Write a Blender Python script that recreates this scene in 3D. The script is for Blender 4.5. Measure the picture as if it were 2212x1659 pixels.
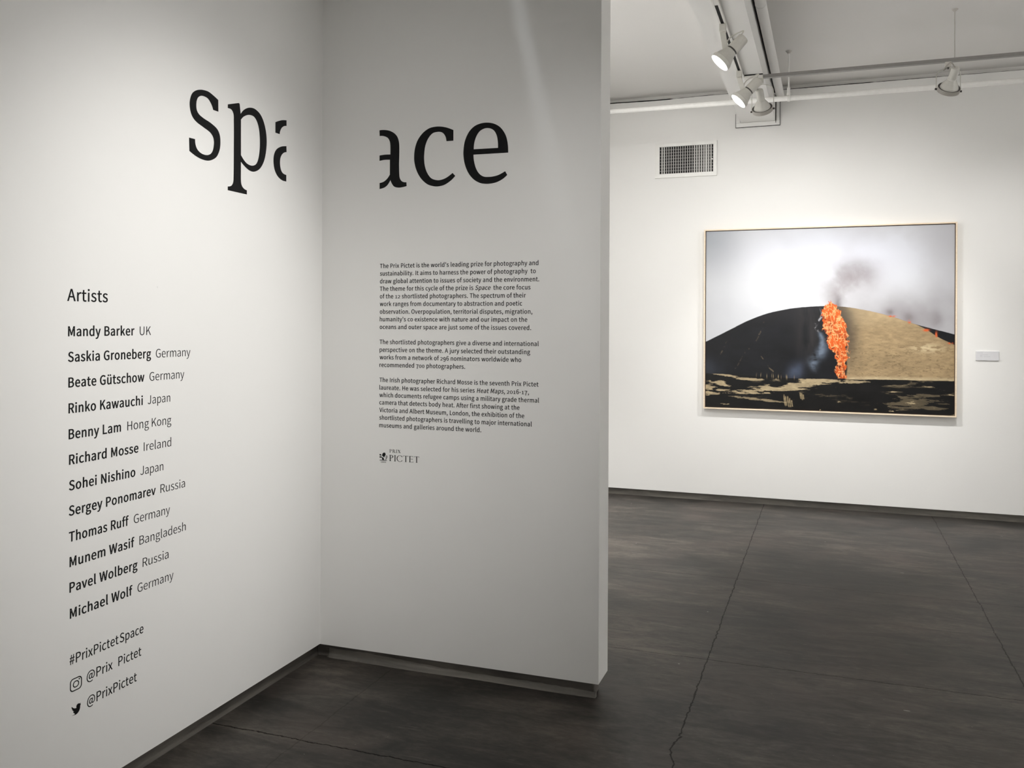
import bpy, bmesh, math, random
import numpy as np
from mathutils import Vector, Matrix, Euler
from mathutils.geometry import delaunay_2d_cdt

for o in list(bpy.data.objects):
    bpy.data.objects.remove(o)
SC = bpy.context.scene
COL = SC.collection
PI = math.pi
random.seed(7)

# ------------------------------------------------------------------ camera
cam = bpy.data.cameras.new('camera')
cam.sensor_width = 36.0
cam.lens = 1901.6 / 2212 * 36.0
cam.shift_y = -128.55 / 2212
cam.clip_start = 0.05
camo = bpy.data.objects.new('camera', cam)
COL.objects.link(camo)
camo.matrix_world = (Matrix.Translation((2.2724, 0, 1.6)) @ Matrix.Rotation(math.radians(19.796), 4, 'Z')
                     @ Matrix.Rotation(PI / 2, 4, 'X') @ Matrix.Rotation(math.radians(0.26), 4, 'Z'))
SC.camera = camo

# ------------------------------------------------------------------ world, exposure, unseen lamps and added fill lights
world = bpy.data.worlds.new('world')
SC.world = world
world.use_nodes = True
world.node_tree.nodes['Background'].inputs[0].default_value = (1, 0.97, 0.93, 1)
world.node_tree.nodes['Background'].inputs[1].default_value = 0.0
SC.view_settings.view_transform = 'Standard'
SC.view_settings.look = 'None'
SC.view_settings.gamma = 1
SC.view_settings.use_curve_mapping = False
SC.view_settings.exposure = 0.0
SC.cycles.use_denoising = True
SC.cycles.max_bounces = 12
SC.cycles.diffuse_bounces = 8


def spot(name, loc, target, watts, cone, blend=0.6, radius=0.05, color=(1, 0.985, 0.96), parent=None):
    l = bpy.data.lights.new(name, 'SPOT')
    l.energy = watts
    l.spot_size = math.radians(cone)
    l.spot_blend = blend
    l.shadow_soft_size = radius
    l.color = color
    o = bpy.data.objects.new(name, l)
    COL.objects.link(o)
    o.matrix_world = Matrix.Translation(loc) @ (Vector(target) - Vector(loc)).to_track_quat('-Z', 'Y').to_matrix().to_4x4()
    if parent:
        o.parent = parent
        o.matrix_parent_inverse = parent.matrix_world.inverted()
    return o


GIMW = 99           # the bulb spots on the hung track
# wall washers on the near track, above the frame
spot('wall_washer', (1.9, 0.8, 3.55), (0.5, 3.637, 1.6), 132, 48, 1.0)
spot('wall_washer', (2.6, 1.2, 3.55), (0.3, 3.0, 1.7), 83, 60, 1.0)
spot('wall_washer', (2.6, 1.2, 3.55), (0.1, 2.7, 1.5), 102, 45, 1.0)
spot('wall_washer', (3.4, 2.8, 3.5), (0.0, 2.8, 1.6), 113, 38, 1.0)
spot('wall_washer', (2.4, 3.0, 3.5), (0.0, 2.6, 1.3), 126, 50, 1.0)
# unseen spots added as fill: right wall, behind the camera, behind the partition
spot('fill_spot', (5.0, 4.5, 3.5), (7.0, 4.5, 1.3), 1300, 100, 1.0, 0.1)
spot('fill_spot', (4.0, -1.2, 3.5), (4.0, -3.6, 1.3), 780, 100, 1.0, 0.1)
spot('fill_spot', (0.35, 6.5, 3.3), (0.35, 3.8, 2.0), 1100, 52, 1.0, 0.1)
spot('fill_spot', (0.8, 6.3, 3.4), (0.0, 6.3, 1.3), 640, 78, 1.0, 0.1)
spot('fill_spot', (0.9, 5.0, 3.4), (0.9, 8.14, 1.6), 115, 80, 1.0, 0.22)
spot('fill_spot', (3.7, 6.6, 3.36), (3.9, 8.14, 1.3), 32, 90, 1.0, 0.05)
# unseen area light added close to the middle wall to make its cool streak
gl = bpy.data.lights.new('added_streak_light', 'AREA')
gl.shape = 'RECTANGLE'
gl.size, gl.size_y = 0.062, 0.05
gl.spread = math.radians(5)
gl.energy = 0.022
gl.color = (0.9, 0.95, 1.0)
glo = bpy.data.objects.new('added_streak_light', gl)
COL.objects.link(glo)
_d = Vector((0.245, 0.045, -1.09)).normalized()
_x = Vector((1, 0, 0)); _x = (_x - _d * _x.dot(_d)).normalized()
_y = (-_d).cross(_x)
glo.matrix_world = Matrix.Translation(Vector((1.075, 3.637, 2.60)) - _d * 1.08) @ Matrix((_x, _y, -_d)).transposed().to_4x4()


# ------------------------------------------------------------------ helpers
CREAM = None


def tag(o, label=None, cat=None, group=None, kind=None):
    if label: o['label'] = label
    if cat: o['category'] = cat
    if group: o['group'] = group
    if kind: o['kind'] = kind
    return o


def empty(name, loc, rot=(0, 0, 0)):
    o = bpy.data.objects.new(name, None)
    o.empty_display_size = 0.05
    COL.objects.link(o)
    o.matrix_world = Matrix.Translation(loc) @ Euler(rot).to_matrix().to_4x4()
    return o


def obj(name, bm, mat, parent=None, world=False, smooth=False, matrix=None):
    """one mesh object; world=True: the vertices are in world space while the object is a child"""
    if isinstance(bm, bpy.types.Mesh):
        me = bm
    else:
        bmesh.ops.recalc_face_normals(bm, faces=bm.faces)
        me = bpy.data.meshes.new(name)
        bm.to_mesh(me)
        bm.free()
    me.name = name
    if smooth:
        for p in me.polygons:
            p.use_smooth = True
    if mat is not None:
        me.materials.clear()
        me.materials.append(mat)
    o = bpy.data.objects.new(name, me)
    COL.objects.link(o)
    if parent:
        o.parent = parent
        if world:
            o.matrix_parent_inverse = parent.matrix_world.inverted()
    if matrix is not None:
        o.matrix_basis = matrix
    return o


def add_box(bm, lo, hi, bevel=0.0, M=None):
    r = bmesh.ops.create_cube(bm, size=1.0)
    vs = r['verts']
    for v in vs:
        v.co = Vector([(lo[i] + hi[i]) / 2 + v.co[i] * (hi[i] - lo[i]) for i in range(3)])
    if bevel > 0:
        es = list({e for v in vs for e in v.link_edges})
        r = bmesh.ops.bevel(bm, geom=es, offset=bevel, segments=2, profile=0.5, affect='EDGES')
        vs = r['verts']
    if M is not None:
        for v in {w for w in vs}:
            v.co = M @ v.co
    return bm


def box(lo, hi, bevel=0.0):
    return add_box(bmesh.new(), lo, hi, bevel)


def add_lathe(bm, prof, seg=32, M=None, cap=True):
    """profile of (radius, z) turned round z"""
    M = M or Matrix.Identity(4)
    rings = []
    for r, z in prof:
        if r < 1e-6:
            rings.append([bm.verts.new(M @ Vector((0, 0, z)))])
        else:
            rings.append([bm.verts.new(M @ Vector((r * math.cos(2 * PI * k / seg), r * math.sin(2 * PI * k / seg), z))) for k in range(seg)])
    for a, b in zip(rings, rings[1:]):
        for k in range(seg):
            j = (k + 1) % seg
            if len(a) == 1 and len(b) == 1: continue
            if len(a) == 1: bm.faces.new((a[0], b[k], b[j]))
            elif len(b) == 1: bm.faces.new((a[k], b[0], a[j]))
            else: bm.faces.new((a[k], b[k], b[j], a[j]))
    if cap:
        for r in (rings[0], rings[-1]):
            if len(r) > 2: bm.faces.new(r)
    return bm


def add_tube(bm, pts, r, seg=12):
    pts = [Vector(p) for p in pts]
    rings = []
    up = None
    for i, p in enumerate(pts):
        d = (pts[min(i + 1, len(pts) - 1)] - pts[max(i - 1, 0)]).normalized()
        if up is None:
            up = d.orthogonal().normalized()
        up = (up - d * up.dot(d)).normalized()
        s = d.cross(up)
        rings.append([bm.verts.new(p + r * (math.cos(2 * PI * k / seg) * up + math.sin(2 * PI * k / seg) * s)) for k in range(seg)])
    for a, b in zip(rings, rings[1:]):
        for k in range(seg):
            bm.faces.new((a[k], a[(k + 1) % seg], b[(k + 1) % seg], b[k]))
    bm.faces.new(rings[0]); bm.faces.new(rings[-1])
    return bm


def arc_pts(ctrl, n=8):
    """Catmull-Rom through control points"""
    c = [Vector(p) for p in ctrl]
    c = [2 * c[0] - c[1]] + c + [2 * c[-1] - c[-2]]
    out = []
    for i in range(1, len(c) - 2):
        p0, p1, p2, p3 = c[i - 1:i + 3]
        for k in range(n):
            t = k / n
            out.append(0.5 * ((2 * p1) + (p2 - p0) * t + (2 * p0 - 5 * p1 + 4 * p2 - p3) * t * t + (3 * p1 - p0 - 3 * p2 + p3) * t ** 3))
    out.append(c[-2])
    return out


# ------------------------------------------------------------------ materials
def lin(c):
    return tuple((x / 12.92 if x <= 0.04045 else ((x + 0.055) / 1.055) ** 2.4) for x in [v / 255 for v in c])


class NT:
    def __init__(s, name):
        s.m = bpy.data.materials.new(name)
        s.m.use_nodes = True
        s.t = s.m.node_tree
        s.b = s.t.nodes['Principled BSDF']

    def n(s, typ, **kw):
        nd = s.t.nodes.new(typ)
        for k, v in kw.items(): setattr(nd, k, v)
        return nd

    def l(s, a, b): s.t.links.new(a, b)

    def val(s, sock, v):
        if isinstance(v, (int, float)): sock.default_value = v
        elif isinstance(v, tuple): sock.default_value = v if len(v) == len(sock.default_value) else v + (1,)
        else: s.l(v, sock)

    def math(s, op, a, b=0.0, c=0.0, clamp=False):
        nd = s.n('ShaderNodeMath', operation=op, use_clamp=clamp)
        for i, v in enumerate((a, b, c)): s.val(nd.inputs[i], v)
        return nd.outputs[0]

    def coord(s, out='Object'):
        return s.n('ShaderNodeTexCoord').outputs[out]

    def mapping(s, vec, scale=(1, 1, 1), loc=(0, 0, 0), rot=(0, 0, 0)):
        nd = s.n('ShaderNodeMapping')
        nd.inputs['Scale'].default_value = scale
        nd.inputs['Location'].default_value = loc
        nd.inputs['Rotation'].default_value = rot
        s.l(vec, nd.inputs['Vector'])
        return nd.outputs[0]

    def noise(s, vec, scale, detail=4, rough=0.55, dist=0.0, out=0):
        nd = s.n('ShaderNodeTexNoise')
        s.l(vec, nd.inputs['Vector'])
        nd.inputs['Scale'].default_value = scale
        nd.inputs['Detail'].default_value = detail
        nd.inputs['Roughness'].default_value = rough
        nd.inputs['Distortion'].default_value = dist
        return nd.outputs[out]

    def ramp(s, fac, stops):
        nd = s.n('ShaderNodeValToRGB')
        e = nd.color_ramp.elements
        while len(e) > 1: e.remove(e[-1])
        e[0].position = stops[0][0]; e[0].color = tuple(stops[0][1]) + (1,)
        for p, c in stops[1:]:
            q = e.new(p); q.color = tuple(c) + (1,)
        s.l(fac, nd.inputs[0])
        return nd.outputs[0]

    def mix(s, fac, a, b, mode='MIX'):
        nd = s.n('ShaderNodeMix', data_type='RGBA', blend_type=mode)
        s.val(nd.inputs[0], fac); s.val(nd.inputs[6], a); s.val(nd.inputs[7], b)
        return nd.outputs[2]

    def bump(s, h, strength, dist=0.01):
        nd = s.n('ShaderNodeBump')
        nd.inputs['Strength'].default_value = strength
        nd.inputs['Distance'].default_value = dist
        s.l(h, nd.inputs['Height'])
        s.l(nd.outputs[0], s.b.inputs['Normal'])


def simple(name, col, rough=0.5, metal=0.0, var=0.06, scale=30.0, bump=0.0, spec=0.5):
    t = NT(name)
    f = t.noise(t.coord(), scale, 5)
    a = tuple(c * (1 - var) for c in col); b = tuple(min(1, c * (1 + var)) for c in col)
    t.l(t.ramp(f, [(0.3, a), (0.7, b)]), t.b.inputs['Base Color'])
    t.b.inputs['Roughness'].default_value = rough
    t.b.inputs['Metallic'].default_value = metal
    t.b.inputs['Specular IOR Level'].default_value = spec
    if bump: t.bump(f, bump, 0.002)
    return t.m


def emitter(name, col, strength):
    t = NT(name)
    t.b.inputs['Base Color'].default_value = (0.8, 0.8, 0.8, 1)
    t.b.inputs['Emission Color'].default_value = tuple(col) + (1,)
    t.b.inputs['Emission Strength'].default_value = strength
    return t.m


def wall_paint(name, col, bump=0.05):
    t = NT(name)
    p = t.coord()
    big = t.noise(p, 0.9, 3)
    c = t.ramp(big, [(0.3, tuple(v * 0.985 for v in col)), (0.7, tuple(min(1, v * 1.01) for v in col))])
    # a few tiny scuffs
    vor = t.n('ShaderNodeTexVoronoi')
    t.l(p, vor.inputs['Vector']); vor.inputs['Scale'].default_value = 3.2
    sp = t.math('LESS_THAN', vor.outputs['Distance'], 0.012)
    c = t.mix(t.math('MULTIPLY', sp, 0.18), c, (0.35, 0.34, 0.32))
    t.l(c, t.b.inputs['Base Color'])
    t.b.inputs['Roughness'].default_value = 0.62
    t.b.inputs['Specular IOR Level'].default_value = 0.25
    t.bump(t.noise(p, 160, 3), bump, 0.001)
    return t.m


def concrete_floor():
    t = NT('polished_concrete')
    p = t.coord()
    n1 = t.noise(t.mapping(p, (0.55, 1.0, 1)), 1.3, 6, 0.62, 0.4)
    n2 = t.noise(t.mapping(p, (0.45, 1.5, 1), rot=(0, 0, 0.1)), 6.0, 7, 0.66, 0.9)
    n3 = t.noise(t.mapping(p, (0.6, 1.4, 1)), 38, 5, 0.7)
    f = t.math('ADD', t.math('MULTIPLY', n1, 0.50), t.math('ADD', t.math('MULTIPLY', n2, 0.30), t.math('MULTIPLY', n3, 0.2)))
    c = t.ramp(f, [(0.36, (0.015, 0.0144, 0.013)), (0.45, (0.032, 0.0298, 0.0265)), (0.52, (0.060, 0.0535, 0.047)), (0.60, (0.118, 0.103, 0.088))])
    # reddish patches
    n5 = t.noise(p, 1.9, 4)
    c = t.mix(t.math('MULTIPLY', t.math('SUBTRACT', n5, 0.5, clamp=True), 2.0, clamp=True), c, (0.092, 0.071, 0.062))
    # trowel scratches
    n4 = t.noise(t.mapping(p, (5, 60, 1), rot=(0, 0, 0.05)), 1.6, 3, 0.6, 1.2)
    sc = t.math('MULTIPLY', t.math('SUBTRACT', n4, 0.62, clamp=True), 3.0, clamp=True)
    c = t.mix(t.math('MULTIPLY', sc, 0.75), c, (0.20, 0.182, 0.16))
    n6 = t.noise(t.mapping(p, (4, 40, 1), rot=(0, 0, -0.06)), 1.9, 3, 0.6, 1.0)
    c = t.mix(t.math('MULTIPLY', t.math('MULTIPLY', t.math('SUBTRACT', n6, 0.63, clamp=True), 4.0, clamp=True), 0.6), c, (0.02, 0.02, 0.019))
    # paint specks
    for sc_, th, col, vs in ((4.6, 0.022, (0.40, 0.39, 0.36), (1, 1.5, 1)), (13, 0.034, (0.20, 0.19, 0.17), (1, 1.4, 1)), (2.6, 0.020, (0.008, 0.008, 0.008), (1, 2, 1)), (1.9, 0.020, (0.30, 0.29, 0.27), (0.6, 2.2, 1))):
        v = t.n('ShaderNodeTexVoronoi'); v.inputs['Scale'].default_value = sc_
        t.l(t.mapping(p, vs, loc=(sc_, 0, 0.0)), v.inputs['Vector'])
        gate = t.math('GREATER_THAN', t.n('ShaderNodeSeparateColor').outputs[0], 0.5)
        sep = gate.node.inputs[0].links[0].from_node
        t.l(v.outputs['Color'], sep.inputs[0])
        k = t.math('MULTIPLY', t.math('LESS_THAN', v.outputs['Distance'], th), gate)
        c = t.mix(t.math('MULTIPLY', k, 0.8), c, col)
    # saw-cut joints, slightly ragged
    sx = t.n('ShaderNodeSeparateXYZ'); t.l(p, sx.inputs[0])
    rag = t.math('ADD', t.math('MULTIPLY', t.math('SUBTRACT', t.noise(p, 7, 4, 0.65), 0.5), 0.022),
                 t.math('MULTIPLY', t.math('SUBTRACT', t.noise(p, 34, 3, 0.6), 0.5), 0.016))
    # the near stretch of one joint wanders off as a crack
    near = t.math('LESS_THAN', sx.outputs[1], 3.45)
    wob = t.math('MULTIPLY', t.math('MULTIPLY', t.math('SINE', t.math('MULTIPLY', t.math('ADD', t.math('SUBTRACT', sx.outputs[1], 3.45), t.math('MULTIPLY', t.noise(p, 9, 3), 0.05)), 20.0)), near), -0.017)
    width = t.math('ADD', 0.0016, t.math('MULTIPLY', t.noise(p, 11, 2), 0.0030))
    total = None
    for ax, pos, amt in ((0, 1.7325, 0.72), (0, 3.097, 0.6), (0, 0.37, 0.25), (0, 4.46, 0.6), (1, 5.716, 0.5), (1, 4.285, 0.65), (1, 2.91, 0.85), (1, 7.15, 0.15)):
        d = t.math('SUBTRACT', sx.outputs[ax], pos)
        if ax == 0 and pos < 2 and pos > 1: d = t.math('ADD', d, wob)
        d = t.math('ABSOLUTE', t.math('ADD', d, rag))
        k = t.math('MULTIPLY', t.math('LESS_THAN', d, width), amt)
        total = k if total is None else t.math('MAXIMUM', total, k)
    c = t.mix(total, c, (0.008, 0.008, 0.008))
    t.l(c, t.b.inputs['Base Color'])
    r = t.math('ADD', 0.30, t.math('MULTIPLY', n1, 0.25))
    t.l(t.math('ADD', r, t.math('MULTIPLY', n3, 0.1)), t.b.inputs['Roughness'])
    t.l(t.math('MULTIPLY', t.math('SUBTRACT', 1.0, total), 0.2), t.b.inputs['Specular IOR Level'])
    h = t.math('SUBTRACT', t.math('MULTIPLY', n2, 0.3), total)
    t.bump(h, 0.25, 0.003)
    return t.m


def curb_concrete(name, dark, light):
    t = NT(name)
    p = t.coord()
    n1 = t.noise(t.mapping(p, (1.2, 1.2, 9)), 2.0, 5, 0.6, 0.5)
    t.l(t.ramp(n1, [(0.35, dark), (0.68, light)]), t.b.inputs['Base Color'])
    t.b.inputs['Roughness'].default_value = 0.75
    t.bump(n1, 0.4, 0.004)
    return t.m


def wood(name, a, b):
    t = NT(name)
    n1 = t.noise(t.mapping(t.coord(), (3, 40, 40)), 2.0, 4, 0.6, 0.8)
    t.l(t.ramp(n1, [(0.3, a), (0.7, b)]), t.b.inputs['Base Color'])
    t.b.inputs['Roughness'].default_value = 0.5
    return t.m


M_WALL = wall_paint('white_wall_paint', (0.80, 0.795, 0.78))
M_BEAM = wall_paint('white_beam_paint', (0.78, 0.775, 0.76), 0.15)
M_CEIL = wall_paint('white_ceiling_paint', (0.78, 0.77, 0.755), 0.1)
M_FLOOR = concrete_floor()
M_CURB = curb_concrete('dark_concrete_curb', (0.075, 0.068, 0.060), (0.16, 0.147, 0.128))
M_FOOT = curb_concrete('pale_concrete_foot', (0.15, 0.14, 0.125), (0.27, 0.25, 0.22))
M_VINYL = simple('black_vinyl', (0.0062, 0.0062, 0.0066), 0.6, var=0.2, scale=60, spec=0.18)
M_GREYVINYL = simple('grey_vinyl', (0.055, 0.055, 0.055), 0.6, var=0.1, scale=60, spec=0.2)
M_SLOT_SHADE = simple('dark_slot_and_shade', (0.006, 0.006, 0.006), 0.8, var=0.2)
M_LAMP = simple('cream_lamp_enamel', (0.60, 0.585, 0.54), 0.42, var=0.03)
M_TRACK = simple('white_track_enamel', (0.70, 0.69, 0.66), 0.4, var=0.03)
M_SHADETRACK = simple('shaded_track_enamel', (0.27, 0.26, 0.25), 0.45, var=0.04)  # white track enamel with its shade put into the colour
M_PIPE = simple('white_pipe_paint', (0.88, 0.875, 0.85), 0.35, var=0.03)
M_RODP = simple('pale_rod_paint', (0.55, 0.53, 0.5), 0.5, var=0.05)
M_GLASS = simple('milky_bulb_glass', (0.62, 0.61, 0.57), 0.22, var=0.03)
M_DARK = simple('dark_metal_and_shade', (0.06, 0.055, 0.05), 0.5, var=0.1)
M_RING = simple('grey_ring_metal', (0.36, 0.34, 0.31), 0.4, var=0.05)
M_VENT = simple('white_vent_enamel', (0.78, 0.775, 0.75), 0.4, var=0.02)
M_LOUVRE = simple('grey_louvre_enamel', (0.52, 0.51, 0.49), 0.45, var=0.04)
M_FRAME = wood('maple_frame_wood', (0.74, 0.60, 0.44), (0.86, 0.73, 0.57))
M_FRAMEIN = simple('brown_frame_inside', (0.10, 0.055, 0.035), 0.7, var=0.1)
M_CARD = simple('pale_card', (0.66, 0.66, 0.68), 0.55, var=0.02)
M_CARDINK = simple('faint_grey_ink', (0.47, 0.47, 0.50), 0.6, var=0.02)
M_LIT = emitter('lit_lamp_lens', (1, 0.97, 0.92), 14.0)
M_BULB = emitter('bulb_lens', (1, 0.96, 0.9), 10.0)

# ------------------------------------------------------------------ the setting
P0, P1, PX = 3.637, 3.80, 1.36        # partition front, back, free end
D = 8.14                              # back wall
HC = 3.74                             # ceiling
X1, Y0 = 7.0, -3.6                    # far right wall, wall behind the camera


def struct(name, bm, m):
    return tag(obj(name, bm, m), kind='structure')


struct('floor', box((-0.5, Y0 - 0.2, -0.15), (X1 + 0.2, D + 0.4, 0.0)), M_FLOOR)
struct('ceiling', box((-0.5, Y0 - 0.2, HC), (X1 + 0.2, D + 0.4, HC + 0.15)), M_CEIL)
struct('wall_left', box((-0.18, Y0, 0.076), (0, D + 0.02, HC)), M_WALL)
struct('wall_middle', box((0, P0, 0.075), (PX, P1, HC), 0.0), M_WALL)
struct('wall_back', box((-0.18, D, 0.066), (X1, D + 0.2, 3.692)), M_WALL)
struct('wall_right', box((X1, Y0, 0.0), (X1 + 0.2, D + 0.2, HC)), M_WALL)
struct('wall_front', box((-0.18, Y0 - 0.2, 0.0), (X1 + 0.2, Y0, HC)), M_WALL)
struct('baseboard_left', box((-0.18, Y0, 0.0), (-0.042, D, 0.076)), M_CURB)
struct('baseboard_back', box((-0.18, D + 0.045, 0.0), (X1, D + 0.2, 0.066)), M_FOOT)
# curb under the free-standing wall: a core and a paler, lower lip in front
bm = box((-0.042, P0 + 0.042, 0.0), (PX - 0.03, P1 - 0.03, 0.0745), 0.006)
struct('baseboard_middle', bm, M_CURB)
bm = bmesh.new()
rows = []
for i in range(61):
    f = i / 60
    x = 0.004 + f * (PX - 0.022 - 0.004)
    top = 0.046 - 0.026 * f + 0.004 * math.sin(9 * f) + random.uniform(-0.0015, 0.0015)
    yf = P0 + 0.034 + 0.003 * math.sin(13 * f) + random.uniform(-0.001, 0.001) + (0.014 if i == 0 else 0.004 if i == 1 else 0)
    rows.append([bm.verts.new(v) for v in ((x, P0 + 0.055, 0.0), (x, yf, 0.0), (x, yf + 0.003, top * 0.7), (x, P0 + 0.0415, top), (x, P0 + 0.055, top))])
for a, b in zip(rows, rows[1:]):
    for k in range(5):
        bm.faces.new((a[k], a[(k + 1) % 5], b[(k + 1) % 5], b[k]))
bm.faces.new(rows[0]); bm.faces.new(rows[-1])
struct('trim_1', bm, M_FOOT)
# recessed strip between back wall and ceiling, with the ragged crack along its foot
struct('trim_2', box((-0.18, D + 0.075, 3.692), (X1, D + 0.2, HC)), M_CEIL)
bm = bmesh.new()
prev = None
for i in range(181):
    x = -0.1 + i * 0.035
    w = (0.0010 + 0.0012 * random.random()) * (0.4 + 0.6 * abs(math.sin(x * 1.7))) + (0.0035 if 0.3 < x < 0.9 else 0.0015 if x < 2.6 and x > 1.86 else 0)
    z = 3.690 + (0.003 * math.sin(x * 6) if x < 1.5 else 0)
    q = [bm.verts.new(v) for v in ((x, D - 0.0015, z - w), (x, D - 0.0015, z + w), (x, D + 0.002, z + w), (x, D + 0.002, z - w))]
    if prev:
        for k in range(4): bm.faces.new((prev[k], prev[(k + 1) % 4], q[(k + 1) % 4], q[k]))
    prev = q
struct('trim_3', bm, M_SLOT_SHADE)
# beam across the ceiling and the collar where it enters the wall
BX0, BX1, BZ = 1.522, 1.817, 3.419
struct('ceiling_beam', box((BX0, Y0, BZ), (BX1, D, HC)), M_BEAM)
bm = bmesh.new()
add_box(bm, (1.478, D - 0.012, 3.378), (1.857, D, BZ - 0.001), 0.003)
add_box(bm, (1.478, D - 0.012, BZ - 0.001), (BX0 - 0.008, D, 3.69), 0.003)
add_box(bm, (BX1 + 0.008, D - 0.012, BZ - 0.001), (1.857, D, 3.69), 0.003)
struct('trim_4', bm, M_BEAM)
bm = bmesh.new()
for lo, hi in (((1.475, D - 0.0135, 3.3755), (1.860, D - 0.001, 3.3785)), ((1.4755, D - 0.0135, 3.378), (1.478, D - 0.001, 3.50)),
               ((1.8565, D - 0.0135, 3.378), (1.8595, D - 0.001, 3.69)), ((BX1 + 0.003, D - 0.0135, 3.40), (BX1 + 0.008, D - 0.001, 3.69))):
    add_box(bm, lo, hi)
struct('trim_5', bm, M_SLOT_SHADE)

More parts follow.
